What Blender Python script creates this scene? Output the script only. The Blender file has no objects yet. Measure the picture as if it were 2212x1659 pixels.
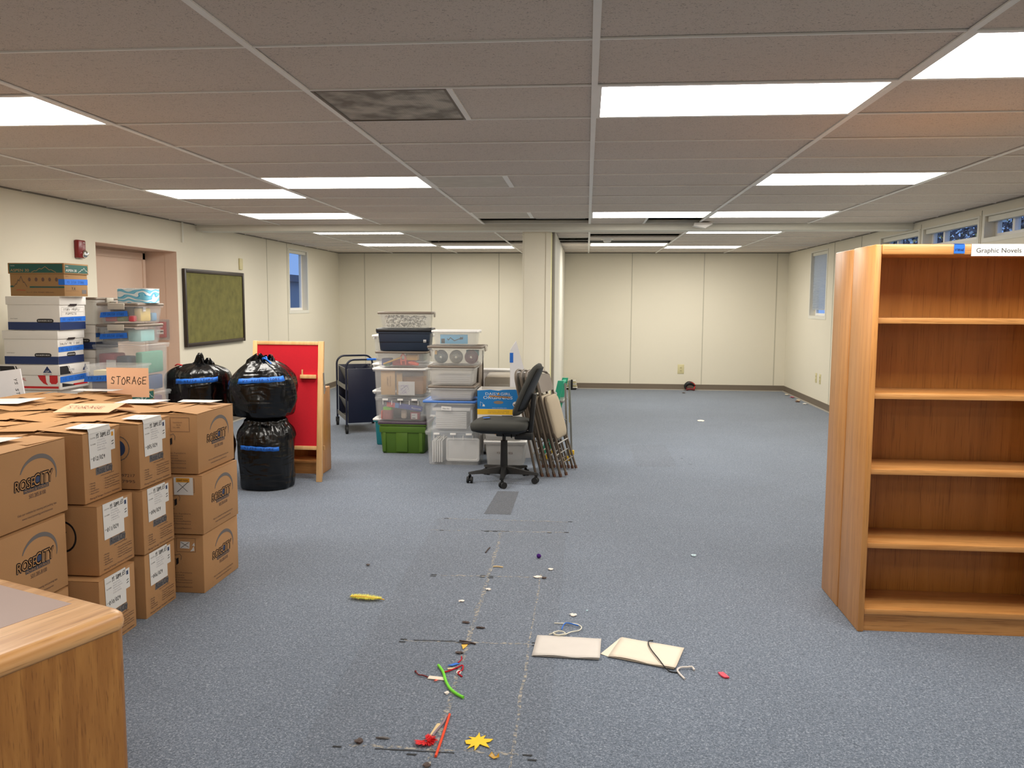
import bpy, bmesh, math, random
from mathutils import Vector, Matrix, noise
PI = math.pi
random.seed(7)
S = bpy.context.scene
C = S.collection
CH = 2.496          # ceiling height
EYE = 1.612

# ------------------------------------------------------------------ helpers
def lin(c):
    return tuple(((v/255)/12.92 if v/255 <= .04045 else ((v/255+.055)/1.055)**2.4) for v in c)

def nt(m):
    m.use_nodes = True
    return m.node_tree.nodes, m.node_tree.links

def mat(name, c, rough=.6, metal=0, bump=None, var=None, alpha=1, emit=None, spec=.5, coat=0, trans=0, sheen=0):
    m = bpy.data.materials.new(name)
    n, l = nt(m)
    b = n['Principled BSDF']
    col = lin(c)
    b.inputs['Base Color'].default_value = (*col, 1)
    b.inputs['Roughness'].default_value = rough
    b.inputs['Metallic'].default_value = metal
    b.inputs['Specular IOR Level'].default_value = spec
    b.inputs['Coat Weight'].default_value = coat
    b.inputs['Alpha'].default_value = alpha
    b.inputs['Transmission Weight'].default_value = trans
    if sheen: b.inputs['Sheen Weight'].default_value = sheen
    tc = n.new('ShaderNodeTexCoord')
    vs, va = var or (6, .05)
    no = n.new('ShaderNodeTexNoise'); no.inputs['Scale'].default_value = vs; no.inputs['Detail'].default_value = 4
    l.new(tc.outputs['Object'], no.inputs['Vector'])
    mx = n.new('ShaderNodeMix'); mx.data_type = 'RGBA'
    mx.inputs['A'].default_value = (*[v*(1-va) for v in col], 1)
    mx.inputs['B'].default_value = (*[min(1, v*(1+va)) for v in col], 1)
    l.new(no.outputs['Fac'], mx.inputs['Factor']); l.new(mx.outputs['Result'], b.inputs['Base Color'])
    if bump:
        n2 = n.new('ShaderNodeTexNoise'); n2.inputs['Scale'].default_value = bump[0]; n2.inputs['Detail'].default_value = 3
        l.new(tc.outputs['Object'], n2.inputs['Vector'])
        bp = n.new('ShaderNodeBump'); bp.inputs['Strength'].default_value = bump[1]; bp.inputs['Distance'].default_value = .01
        l.new(n2.outputs['Fac'], bp.inputs['Height']); l.new(bp.outputs['Normal'], b.inputs['Normal'])
    if emit:
        b.inputs['Emission Color'].default_value = (*emit[0], 1); b.inputs['Emission Strength'].default_value = emit[1]
    return m

def wood(name, c1, c2, c3, grain=(1, 1, .06), scale=26, rough=.38, streak=1.0):
    m = bpy.data.materials.new(name); n, l = nt(m); b = n['Principled BSDF']
    tc = n.new('ShaderNodeTexCoord'); mp = n.new('ShaderNodeMapping'); mp.inputs['Scale'].default_value = grain
    l.new(tc.outputs['Object'], mp.inputs['Vector'])
    a = n.new('ShaderNodeTexNoise'); a.inputs['Scale'].default_value = scale; a.inputs['Detail'].default_value = 6; a.inputs['Distortion'].default_value = .6
    l.new(mp.outputs['Vector'], a.inputs['Vector'])
    r = n.new('ShaderNodeValToRGB'); e = r.color_ramp.elements
    e[0].position = .3; e[0].color = (*lin(c1), 1); e[1].position = .7; e[1].color = (*lin(c3), 1)
    k = e.new(.5); k.color = (*lin(c2), 1)
    l.new(a.outputs['Fac'], r.inputs['Fac'])
    mp2 = n.new('ShaderNodeMapping'); mp2.inputs['Scale'].default_value = [g if g == 1 else g*.6 for g in grain]
    l.new(tc.outputs['Object'], mp2.inputs['Vector'])
    f = n.new('ShaderNodeTexNoise'); f.inputs['Scale'].default_value = scale*9; f.inputs['Detail'].default_value = 2
    l.new(mp2.outputs['Vector'], f.inputs['Vector'])
    mr = n.new('ShaderNodeMapRange'); mr.inputs['From Min'].default_value = .58; mr.inputs['From Max'].default_value = .68
    mr.inputs['To Min'].default_value = 0; mr.inputs['To Max'].default_value = .45*streak
    l.new(f.outputs['Fac'], mr.inputs['Value'])
    mx = n.new('ShaderNodeMix'); mx.data_type = 'RGBA'; mx.blend_type = 'MULTIPLY'
    mx.inputs['B'].default_value = (.35, .25, .15, 1)
    l.new(mr.outputs['Result'], mx.inputs['Factor']); l.new(r.outputs['Color'], mx.inputs['A'])
    l.new(mx.outputs['Result'], b.inputs['Base Color'])
    b.inputs['Roughness'].default_value = rough; b.inputs['Coat Weight'].default_value = .15; b.inputs['Coat Roughness'].default_value = .3
    return m

def obj(name, bm, m, parent=None, smooth=True, ang=38):
    bmesh.ops.recalc_face_normals(bm, faces=bm.faces)
    if smooth:
        a = math.radians(ang)
        for f in bm.faces: f.smooth = True
        for e in bm.edges:
            if len(e.link_faces) == 2 and e.calc_face_angle(0) > a: e.smooth = False
    me = bpy.data.meshes.new(name); bm.to_mesh(me); bm.free()
    for k in (m if isinstance(m, (list, tuple)) else [m]): me.materials.append(k)
    o = bpy.data.objects.new(name, me); C.objects.link(o)
    if parent is not None: o.parent = parent
    return o

def NB():
    return bmesh.new()

def box(bm, x0, x1, y0, y1, z0, z1, bev=0, rot=None, mi=0):
    vs = [bm.verts.new((x, y, z)) for z in (z0, z1) for y in (y0, y1) for x in (x0, x1)]
    fs = [bm.faces.new([vs[i] for i in q]) for q in ((0, 2, 3, 1), (4, 5, 7, 6), (0, 1, 5, 4), (2, 6, 7, 3), (0, 4, 6, 2), (1, 3, 7, 5))]
    for f in fs: f.material_index = mi
    if bev:
        es = list({e for f in fs for e in f.edges})
        r = bmesh.ops.bevel(bm, geom=es, offset=bev, segments=2, affect='EDGES', profile=.5)
        vs = list({v for f in r['faces'] for v in f.verts} | {v for v in vs if v.is_valid})
    if rot is not None:
        bmesh.ops.transform(bm, matrix=rot, verts=vs)
    return vs

def prism(bm, pts, d, mi=0):
    """closed 3D polygon extruded along vector d"""
    a = [bm.verts.new(p) for p in pts]; d = Vector(d)
    b = [bm.verts.new(Vector(p)+d) for p in pts]
    fs = [bm.faces.new(a), bm.faces.new(b[::-1])]
    k = len(a)
    for i in range(k): fs.append(bm.faces.new((a[i], a[(i+1) % k], b[(i+1) % k], b[i])))
    for f in fs: f.material_index = mi
    return a+b

def tube(bm, pts, r, seg=8, closed=False, caps=True):
    pts = [Vector(p) for p in pts]; k = len(pts); rings = []
    rr = r if isinstance(r, (list, tuple)) else [r]*k
    prev = None
    for i, p in enumerate(pts):
        if closed: t = (pts[(i+1) % k]-pts[i-1])
        else: t = (pts[min(i+1, k-1)]-pts[max(i-1, 0)])
        t.normalize()
        if prev is None:
            u = Vector((0, 0, 1)).cross(t)
            if u.length < .1: u = Vector((1, 0, 0)).cross(t)
        else: u = prev-t*prev.dot(t)
        u.normalize(); prev = u; w = t.cross(u)
        rings.append([bm.verts.new(p+(u*math.cos(2*PI*j/seg)+w*math.sin(2*PI*j/seg))*rr[i]) for j in range(seg)])
    for i in range(k if closed else k-1):
        a, b = rings[i], rings[(i+1) % k]
        for j in range(seg): bm.faces.new((a[j], a[(j+1) % seg], b[(j+1) % seg], b[j]))
    if caps and not closed:
        bm.faces.new(rings[0][::-1]); bm.faces.new(rings[-1])

def smooth_path(pts, n=6):
    P = [Vector(p) for p in pts]; out = []
    for i in range(len(P)-1):
        p0, p1, p2, p3 = P[max(i-1, 0)], P[i], P[i+1], P[min(i+2, len(P)-1)]
        for k in range(n):
            t = k/n
            out.append(.5*((2*p1)+(p2-p0)*t+(2*p0-5*p1+4*p2-p3)*t*t+(3*p1-p0-3*p2+p3)*t**3))
    out.append(P[-1]); return out

def cyl(bm, p0, p1, r0, r1=None, seg=16):
    tube(bm, [p0, p1], [r0, r0 if r1 is None else r1], seg)

def rr(hw, hd, r, z, seg=4, cx=0, cy=0):
    out = []
    r = min(r, hw*.99, hd*.99)
    for q, (sx, sy) in enumerate(((1, 1), (-1, 1), (-1, -1), (1, -1))):
        for k in range(seg+1):
            a = (q+k/seg)*PI/2
            out.append((cx+sx*(hw-r)+r*math.cos(a), cy+sy*(hd-r)+r*math.sin(a), z))
    return out

def loft(bm, loops, cap0=True, cap1=True, mi=0):
    R = [[bm.verts.new(p) for p in L] for L in loops]; k = len(R[0])
    for a, b in zip(R, R[1:]):
        for i in range(k): bm.faces.new((a[i], a[(i+1) % k], b[(i+1) % k], b[i])).material_index = mi
    if cap0: bm.faces.new(R[0][::-1]).material_index = mi
    if cap1: bm.faces.new(R[-1]).material_index = mi
    return R

def thing(name, label, cat, loc=(0, 0, 0), rotz=0, group=None, rot=None):
    o = bpy.data.objects.new(name, None); o.empty_display_size = .05; C.objects.link(o)
    o.location = loc; o.rotation_euler = rot or (0, 0, rotz); o['label'] = label; o['category'] = cat
    if group: o['group'] = group
    return o

def tag(o, label, cat, group=None, kind=None):
    o['label'] = label; o['category'] = cat
    if group: o['group'] = group
    if kind: o['kind'] = kind
    return o

def struct(o, label=None):
    o['kind'] = 'structure'
    if label: o['label'] = label
    return o

# ---- printed lettering ----
_T = {}
def glyphs(s):
    if s not in _T:
        cu = bpy.data.curves.new('t', 'FONT'); cu.body = s; cu.size = 1; cu.resolution_u = 3
        o = bpy.data.objects.new('t', cu); C.objects.link(o)
        dg = bpy.context.evaluated_depsgraph_get()
        me = o.evaluated_get(dg).to_mesh()
        V = [(v.co.x, v.co.y) for v in me.vertices]; F = [tuple(p.vertices) for p in me.polygons]
        o.evaluated_get(dg).to_mesh_clear(); bpy.data.objects.remove(o); bpy.data.curves.remove(cu)
        xs = [v[0] for v in V] or [0, 1]
        _T[s] = (V, F, min(xs), max(xs))
    return _T[s]

STR = {'A': [[(0, 0), (.5, 1), (1, 0)], [(.2, .4), (.8, .4)]], 'B': [[(0, 0), (0, 1), (.7, .9), (.7, .6), (0, .5), (.9, .35), (.8, .05), (0, 0)]],
 'C': [[(.9, .9), (.4, 1), (0, .5), (.4, 0), (.9, .1)]], 'D': [[(0, 0), (0, 1), (.7, .85), (.9, .4), (.6, 0), (0, 0)]],
 'E': [[(.9, 1), (0, .95), (0, 0), (.9, .03)], [(0, .5), (.7, .55)]], 'G': [[(.9, .85), (.4, 1), (0, .5), (.4, 0), (.9, .2), (.9, .45), (.5, .45)]],
 'I': [[(.5, 0), (.5, 1)]], 'K': [[(0, 0), (0, 1)], [(.8, 1), (0, .45), (.9, 0)]], 'L': [[(0, 1), (0, 0), (.8, .03)]], 'M': [[(0, 0), (.1, 1), (.5, .4), (.9, 1), (1, 0)]],
 'N': [[(0, 0), (0, 1), (.8, 0), (.85, 1)]], 'O': [[(.5, 1), (0, .6), (.2, .05), (.7, 0), (1, .5), (.5, 1)]],
 'P': [[(0, 0), (0, 1), (.7, .95), (.8, .6), (0, .45)]], 'R': [[(0, 0), (0, 1), (.7, .95), (.7, .6), (0, .5), (.9, 0)]],
 'S': [[(.9, .9), (.3, 1), (.1, .7), (.8, .4), (.7, .05), (0, .1)]], 'T': [[(0, 1), (1, 1)], [(.5, 1), (.5, 0)]], 'U': [[(0, 1), (.1, .1), (.6, 0), (.9, .3), (.9, 1)]],
 'V': [[(0, 1), (.4, 0), (.9, 1)]], 'Y': [[(0, 1), (.45, .5), (.9, 1)], [(.45, .5), (.35, 0)]], '/': [[(.1, -.2), (.8, 1.1)]], "'": [[(.4, 1), (.3, .7)]],
 '0': [[(.5, 1), (0, .5), (.4, 0), (.9, .5), (.5, 1)]], '1': [[(.5, 0), (.5, 1)]], '2': [[(0, .8), (.5, 1), (.8, .7), (0, 0), (.9, .05)]],
 '3': [[(0, .95), (.7, .9), (.3, .55), (.8, .3), (.4, 0), (0, .1)]], '4': [[(.2, 1), (.05, .4), (.9, .45)], [(.7, .9), (.65, 0)]], '5': [[(.8, 1), (.1, .95), (.1, .6), (.8, .4), (.5, 0), (0, .05)]],
 '6': [[(.7, 1), (.1, .5), (.2, 0), (.8, .2), (.5, .5), (.1, .35)]], '8': [[(.5, .5), (.1, .8), (.5, 1), (.8, .8), (.5, .5), (.05, .2), (.5, 0), (.9, .25), (.5, .5)]],
 '9': [[(.8, .6), (.3, .5), (.2, .9), (.7, 1), (.8, .6), (.7, 0)]], '7': [[(0, 1), (.9, 1), (.3, 0)]]}

class Face:
    """flat print / paper / tape on one face of a thing (local coordinates of its parent)"""
    def __init__(s, parent, o, r, u):
        s.p = parent; s.o = Vector(o); s.r = Vector(r).normalized(); s.u = Vector(u).normalized(); s.n = s.r.cross(s.u).normalized(); s.L = {}
    def b(s, name, m, lv):
        k = (name, m.name)
        if k not in s.L: s.L[k] = (NB(), m, lv)
        return s.L[k][0]
    def P(s, x, y, lv): return s.o+s.r*x+s.u*y+s.n*(.0009+lv*.0003)
    def poly(s, name, m, pts, lv=0):
        bm = s.b(name, m, lv); a = [bm.verts.new(s.P(x, y, lv)) for x, y in pts]; bm.faces.new(a)
    def rect(s, name, m, x0, y0, x1, y1, lv=0): s.poly(name, m, [(x0, y0), (x1, y0), (x1, y1), (x0, y1)], lv)
    def line(s, name, m, pts, w, lv=1):
        bm = s.b(name, m, lv)
        for (x0, y0), (x1, y1) in zip(pts, pts[1:]):
            dx, dy = x1-x0, y1-y0; d = math.hypot(dx, dy) or 1; ex, ey = -dy/d*w/2, dx/d*w/2; tx, ty = dx/d*w*.3, dy/d*w*.3
            bm.faces.new([bm.verts.new(s.P(x, y, lv)) for x, y in ((x0+ex-tx, y0+ey-ty), (x1+ex+tx, y1+ey+ty), (x1-ex+tx, y1-ey+ty), (x0-ex-tx, y0-ey-ty))])
    def text(s, name, m, t, x, y, h, w=None, lv=1, slant=0, rise=0, grow=0, ang=0, dx=0, dy=0):
        V, F, a, b = glyphs(t); sc = h/.72; wd = (b-a)*sc; sx = (w/(b-a)) if w else sc; wd = w or wd
        bm = s.b(name, m, lv); ca, sa = math.cos(ang), math.sin(ang); vs = []
        for vx, vy in V:
            X = (vx-a)*sx; Y = vy*sc; f = X/wd if wd else 0; Y *= 1+grow*f; X += Y*slant; Y += rise*f
            vs.append(bm.verts.new(s.P(x+dx+X*ca-Y*sa, y+dy+X*sa+Y*ca, lv)))
        for f in F:
            try: bm.faces.new([vs[i] for i in f])
            except ValueError: pass
    def hand(s, name, m, t, x, y, h, w, lw=.004, lv=2, ang=0):
        st = w/len(t); rnd = random.Random(hash(len(t))+int(x*100)); ca, sa = math.cos(ang), math.sin(ang)
        for i, c in enumerate(t):
            ox = i*st; oy = rnd.uniform(-.08, .08)*h; hh = h*rnd.uniform(.88, 1.08)
            for pl in STR.get(c, []):
                q = [(ox+a*st*.72+b*.1*hh, oy+b*hh) for a, b in pl]
                s.line(name, m, [(x+a*ca-b*sa, y+a*sa+b*ca) for a, b in q], lw, lv)
    def done(s):
        for (name, _), (bm, m, lv) in s.L.items():
            obj(name.split('#')[0], bm, m, s.p, smooth=False)

# ------------------------------------------------------------------ materials
WALL = mat('painted wall', (224, 217, 198), .75, bump=(90, .05), var=(1.2, .03))
WALLP = mat('painted alcove', (216, 190, 170), .75, var=(1.2, .03))
TRIMW = mat('painted trim', (222, 219, 206), .6)
SEAML = mat('panel seam line', (186, 181, 164), .8)  # joint lines between wall panels, a little darker than the wall
BASE = mat('vinyl baseboard', (112, 100, 86), .55)
BASEL = mat('floor edge strip', (170, 165, 155), .6)
GRID = mat('ceiling grid metal', (250, 247, 240), .85, spec=.2)
DARKM = mat('plenum dark', (34, 30, 28), .9)
DUCT = mat('plenum metal', (130, 132, 128), .5, metal=.4)
KRAFT = mat('kraft cardboard', (172, 128, 84), .8, bump=(160, .05), var=(5, .08))
KRAFT2 = mat('light kraft flaps', (182, 136, 88), .8, bump=(160, .05), var=(5, .06))
KRAFTD = mat('dark kraft cardboard', (150, 114, 72), .8, var=(8, .06))
INK = mat('dark navy ink', (52, 56, 66), .7)
INKB = mat('blue ink', (44, 60, 96), .7)
INKG = mat('grey ink', (104, 98, 96), .7)
INKT = mat('brown ink', (96, 72, 62), .7)
BLACKI = mat('black ink', (24, 22, 24), .6)
PAPER = mat('white paper', (218, 216, 213), .7, var=(10, .02))
PAPERG = mat('printed grey', (170, 168, 172), .7)
ORANGE = mat('orange ink', (214, 150, 40), .6)
TAPE = mat('blue painter tape', (24, 104, 204), .65, var=(20, .06))
TAPED = mat('tape ink', (14, 40, 96), .7)
CWHITE = mat('white box board', (222, 218, 212), .6, var=(4, .02))
NAVYP = mat('navy printed band', (22, 44, 92), .55)
GREENP = mat('green printed band', (22, 82, 74), .6)
REDP = mat('red print', (190, 30, 34), .55)
SALMON = mat('salmon paper', (234, 184, 148), .75)
HOLE = mat('handle hole', (34, 20, 20), .9)
PLASTIC = mat('clear plastic', (226, 228, 228), .25, alpha=.18, spec=.6)
PLASTICM = mat('milky plastic', (222, 220, 216), .3, alpha=.38, spec=.6)
PLW = mat('white plastic', (236, 234, 230), .35)
PLG = mat('taupe plastic', (122, 110, 98), .4)
PLGL = mat('light latch plastic', (188, 180, 166), .4)
PLBL = mat('blue plastic', (72, 120, 196), .35)
PLGREEN = mat('green plastic', (78, 112, 34), .42, bump=(300, .05))
PLPUR = mat('purple plastic', (88, 76, 88), .4)
PLNAVY = mat('navy plastic', (40, 52, 70), .4)
PLBLK = mat('black plastic', (26, 26, 28), .4)
PLBEIGE = mat('beige plastic', (176, 166, 150), .45)
TEALP = mat('teal plastic', (30, 130, 140), .4)
OAK = wood('oak veneer vertical', (186, 126, 66), (196, 136, 74), (206, 147, 84), (1, 1, .05), 22)
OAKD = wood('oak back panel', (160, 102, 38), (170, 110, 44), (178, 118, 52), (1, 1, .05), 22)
OAKX = wood('oak solid horizontal', (180, 120, 62), (200, 142, 82), (214, 158, 98), (.06, 1, 1), 22)
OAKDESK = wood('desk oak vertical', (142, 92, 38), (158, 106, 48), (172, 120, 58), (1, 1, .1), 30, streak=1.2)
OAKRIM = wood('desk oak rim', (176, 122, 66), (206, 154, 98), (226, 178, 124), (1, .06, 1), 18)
LAM = mat('taupe laminate', (168, 142, 132), .45)
PINE = wood('pine easel', (206, 158, 100), (218, 172, 116), (228, 186, 132), (1, 1, .06), 20, streak=.3)
FELT = mat('red felt', (196, 14, 34), .95, bump=(500, .3), var=(60, .08))
def bagmat():
    m = mat('black bag plastic', (5, 5, 6), .24, spec=.5)
    n, l = nt(m); b = n['Principled BSDF']
    tc = n.new('ShaderNodeTexCoord'); prev = None
    for sc, rot, st, dist in (((2.4, 2.4, 8), (.7, .5, 0), .40, .03), ((11, 9, 2.5), (.2, -.4, .4), .35, .015)):
        mp = n.new('ShaderNodeMapping'); mp.inputs['Scale'].default_value = sc; mp.inputs['Rotation'].default_value = rot
        v = n.new('ShaderNodeTexNoise'); v.inputs['Scale'].default_value = 2.2; v.inputs['Detail'].default_value = 3; v.inputs['Distortion'].default_value = .8
        if hasattr(v, 'noise_type'): v.noise_type = 'RIDGED_MULTIFRACTAL'
        bp = n.new('ShaderNodeBump'); bp.inputs['Strength'].default_value = st; bp.inputs['Distance'].default_value = dist
        l.new(tc.outputs['Object'], mp.inputs['Vector']); l.new(mp.outputs['Vector'], v.inputs['Vector']); l.new(v.outputs['Fac'], bp.inputs['Height'])
        if prev: l.new(prev.outputs['Normal'], bp.inputs['Normal'])
        prev = bp
    l.new(prev.outputs['Normal'], b.inputs['Normal'])
    return m
BAG = bagmat()
CARTM = mat('navy enamel', (14, 20, 44), .4)
CARTG = mat('grey enamel', (120, 118, 110), .5)
RUBBER = mat('black rubber', (20, 20, 20), .7)
FABRIC = mat('charcoal chair fabric', (62, 62, 58), .95, bump=(700, .3), var=(300, .15))
CHBLK = mat('black chair plastic', (18, 18, 18), .45, bump=(400, .05))
FOLD = mat('taupe painted steel', (104, 92, 80), .45, metal=.2)
FOLDB = mat('grey backrest steel', (126, 116, 108), .5)
FSEAT = mat('beige seat fabric', (172, 158, 136), .95, bump=(500, .3), var=(200, .08))
STEEL = mat('bare steel', (190, 188, 182), .3, metal=.8)
LGREEN = mat('green fibreglass', (46, 158, 124), .45)
LYEL = mat('yellow plastic', (222, 180, 40), .5)
ALU = mat('aluminium', (170, 170, 165), .35, metal=.8)
REDA = mat('red alarm plastic', (120, 16, 20), .3)
CHROME = mat('chrome', (220, 220, 220), .1, metal=1)
IVORY = mat('ivory plastic', (208, 198, 152), .5)
BFRAME = mat('dark wood frame', (40, 26, 20), .4)
BOARDG = mat('olive cork board', (108, 104, 50), .8, bump=(60, .1), var=(11, .5))
FOAM = mat('white foam board', (226, 224, 226), .7)
CLEARC = mat('clear cover', (200, 200, 200), .15, alpha=.3)

def glassmat():
    m = bpy.data.materials.new('window glass'); n, l = nt(m)
    for k in list(n): n.remove(k)
    o = n.new('ShaderNodeOutputMaterial'); t = n.new('ShaderNodeBsdfTransparent'); g = n.new('ShaderNodeBsdfGlossy'); g.inputs['Roughness'].default_value = .02
    mx = n.new('ShaderNodeMixShader'); mx.inputs[0].default_value = .05
    t.inputs['Color'].default_value = (.93, .96, .97, 1)
    l.new(t.outputs[0], mx.inputs[1]); l.new(g.outputs[0], mx.inputs[2]); l.new(mx.outputs[0], o.inputs[0])
    return m
GLASS = glassmat()

def carpetmat(name, dark, mid, light, desat=0):
    m = bpy.data.materials.new(name); n, l = nt(m); b = n['Principled BSDF']
    tc = n.new('ShaderNodeTexCoord')
    a = n.new('ShaderNodeTexNoise'); a.inputs['Scale'].default_value = 120; a.inputs['Detail'].default_value = 3; a.inputs['Roughness'].default_value = .7; a.inputs['Distortion'].default_value = 1
    l.new(tc.outputs['Object'], a.inputs['Vector'])
    r = n.new('ShaderNodeValToRGB'); e = r.color_ramp.elements
    e[0].position = .32; e[0].color = (*lin(dark), 1); e[1].position = .72; e[1].color = (*lin(light), 1); k = e.new(.52); k.color = (*lin(mid), 1)
    l.new(a.outputs['Fac'], r.inputs['Fac'])
    w = n.new('ShaderNodeTexNoise'); w.inputs['Scale'].default_value = .9; w.inputs['Detail'].default_value = 5; w.inputs['Roughness'].default_value = .6
    l.new(tc.outputs['Object'], w.inputs['Vector'])
    mr = n.new('ShaderNodeMapRange'); mr.inputs['To Min'].default_value = .8; mr.inputs['To Max'].default_value = 1.2
    l.new(w.outputs['Fac'], mr.inputs['Value'])
    mx = n.new('ShaderNodeMix'); mx.data_type = 'RGBA'; mx.blend_type = 'MULTIPLY'; mx.inputs['Factor'].default_value = 1
    l.new(r.outputs['Color'], mx.inputs['A']); l.new(mr.outputs['Result'], mx.inputs['B'])
    l.new(mx.outputs['Result'], b.inputs['Base Color'])
    b.inputs['Roughness'].default_value = .95; b.inputs['Specular IOR Level'].default_value = .15; b.inputs['Sheen Weight'].default_value = .25
    bp = n.new('ShaderNodeBump'); bp.inputs['Strength'].default_value = .5; bp.inputs['Distance'].default_value = .004
    l.new(a.outputs['Fac'], bp.inputs['Height']); l.new(bp.outputs['Normal'], b.inputs['Normal'])
    return m
CARPET = carpetmat('blue carpet', (62, 72, 86), (99, 110, 126), (160, 168, 180))
CARPETG = carpetmat('worn grey carpet', (60, 69, 82), (95, 105, 120), (155, 162, 174))
CARPETP = carpetmat('dark carpet patch', (44, 48, 56), (70, 76, 86), (110, 116, 126))

def lintmat():
    m = bpy.data.materials.new('lint in the seam'); n, l = nt(m); b = n['Principled BSDF']
    b.inputs['Base Color'].default_value = (*lin((176, 170, 160)), 1); b.inputs['Roughness'].default_value = .9
    tc = n.new('ShaderNodeTexCoord'); a = n.new('ShaderNodeTexNoise'); a.inputs['Scale'].default_value = 45; a.inputs['Detail'].default_value = 5
    l.new(tc.outputs['Object'], a.inputs['Vector'])
    mr = n.new('ShaderNodeMapRange'); mr.inputs['From Min'].default_value = .45; mr.inputs['From Max'].default_value = .62; mr.inputs['To Max'].default_value = .75
    l.new(a.outputs['Fac'], mr.inputs['Value']); l.new(mr.outputs['Result'], b.inputs['Alpha'])
    return m
LINT = lintmat()
LINE = mat('dark seam cut', (40, 42, 46), .9)

def tilemat():
    m = bpy.data.materials.new('fissured ceiling tile'); n, l = nt(m); b = n['Principled BSDF']
    tc = n.new('ShaderNodeTexCoord'); mp = n.new('ShaderNodeMapping'); mp.inputs['Scale'].default_value = (1, 1.3, 1)
    l.new(tc.outputs['Object'], mp.inputs['Vector'])
    a = n.new('ShaderNodeTexNoise'); a.inputs['Scale'].default_value = 75; a.inputs['Detail'].default_value = 2.5; a.inputs['Distortion'].default_value = 2.2
    l.new(mp.outputs['Vector'], a.inputs['Vector'])
    v = n.new('ShaderNodeTexVoronoi'); v.inputs['Scale'].default_value = 95
    l.new(mp.outputs['Vector'], v.inputs['Vector'])
    m1 = n.new('ShaderNodeMapRange'); m1.inputs['From Min'].default_value = .60; m1.inputs['From Max'].default_value = .66
    l.new(a.outputs['Fac'], m1.inputs['Value'])
    m2 = n.new('ShaderNodeMapRange'); m2.inputs['From Min'].default_value = .14; m2.inputs['From Max'].default_value = .08
    l.new(v.outputs['Distance'], m2.inputs['Value'])
    mm = n.new('ShaderNodeMath'); mm.operation = 'MAXIMUM'; l.new(m1.outputs['Result'], mm.inputs[0]); l.new(m2.outputs['Result'], mm.inputs[1])
    m3 = n.new('ShaderNodeMath'); m3.operation = 'MULTIPLY'; m3.inputs[1].default_value = .55; l.new(mm.outputs[0], m3.inputs[0])
    mx = n.new('ShaderNodeMix'); mx.data_type = 'RGBA'
    w = n.new('ShaderNodeTexNoise'); w.inputs['Scale'].default_value = .8; l.new(tc.outputs['Object'], w.inputs['Vector'])
    r = n.new('ShaderNodeValToRGB'); e = r.color_ramp.elements
    e[0].color = (*lin((206, 193, 180)), 1); e[1].color = (*lin((222, 211, 199)), 1); l.new(w.outputs['Fac'], r.inputs['Fac'])
    l.new(r.outputs['Color'], mx.inputs['A']); mx.inputs['B'].default_value = (*lin((78, 66, 58)), 1)
    l.new(m3.outputs[0], mx.inputs['Factor']); l.new(mx.outputs['Result'], b.inputs['Base Color'])
    b.inputs['Roughness'].default_value = .9
    return m
TILE = tilemat()

def ventmat():
    m = bpy.data.materials.new('perforated vent face'); n, l = nt(m); b = n['Principled BSDF']
    tc = n.new('ShaderNodeTexCoord')
    v = n.new('ShaderNodeTexVoronoi'); v.inputs['Scale'].default_value = 95; v.inputs['Randomness'].default_value = 0; l.new(tc.outputs['Object'], v.inputs['Vector'])
    m2 = n.new('ShaderNodeMapRange'); m2.inputs['From Min'].default_value = .45; m2.inputs['From Max'].default_value = .3; l.new(v.outputs['Distance'], m2.inputs['Value'])
    a = n.new('ShaderNodeTexNoise'); a.inputs['Scale'].default_value = 7; a.inputs['Detail'].default_value = 3; l.new(tc.outputs['Object'], a.inputs['Vector'])
    r = n.new('ShaderNodeValToRGB'); e = r.color_ramp.elements; e[0].position = .38; e[0].color = (*lin((122, 114, 102)), 1); e[1].position = .6; e[1].color = (*lin((190, 182, 168)), 1)
    l.new(a.outputs['Fac'], r.inputs['Fac'])
    mx = n.new('ShaderNodeMix'); mx.data_type = 'RGBA'; l.new(m2.outputs['Result'], mx.inputs['Factor']); l.new(r.outputs['Color'], mx.inputs['A']); mx.inputs['B'].default_value = (*lin((84, 78, 70)), 1)
    l.new(mx.outputs['Result'], b.inputs['Base Color']); b.inputs['Roughness'].default_value = .6
    return m
VENTM = ventmat()
VENTL = mat('dusty pale vent face', (206, 198, 184), .8, var=(9, .16))
DIFF = mat('glowing diffuser', (255, 255, 255), .5, emit=((1, .95, .87), 10.0))

# ------------------------------------------------------------------ room shell
XL, XR, YF, YN = -4.67, 3.60, 15.45, -4.5
bm = NB(); box(bm, XL-.5, XR+.15, YN-.1, YF+.12, -.1, 0)
floor = struct(obj('floor', bm, CARPET, smooth=False), 'blue-grey speckled commercial carpet')
def fpatch(name, m, pts, z, parent=floor):
    bm = NB(); bm.faces.new([bm.verts.new((x, y, z)) for x, y in pts]); o = obj(name, bm, m, parent, smooth=False); return o
def rpts(x0, y0, x1, y1): return [(x0, y0), (x1, y0), (x1, y1), (x0, y1)]
fpatch('worn_carpet', CARPETG, [(-1.0, 2.2), (-.12, 2.2), (-.12, 6.0), (-1.08, 6.0)], .0006)
fpatch('carpet_patch', CARPETP, [(-.757, 6.15), (-.553, 6.15), (-.553, 6.92), (-.735, 6.92)], .0012)
fpatch('carpet_patch', CARPETG, [(.503, 8.13), (.905, 8.17), (.911, 9.45), (.503, 9.34)], .0006)
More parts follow.
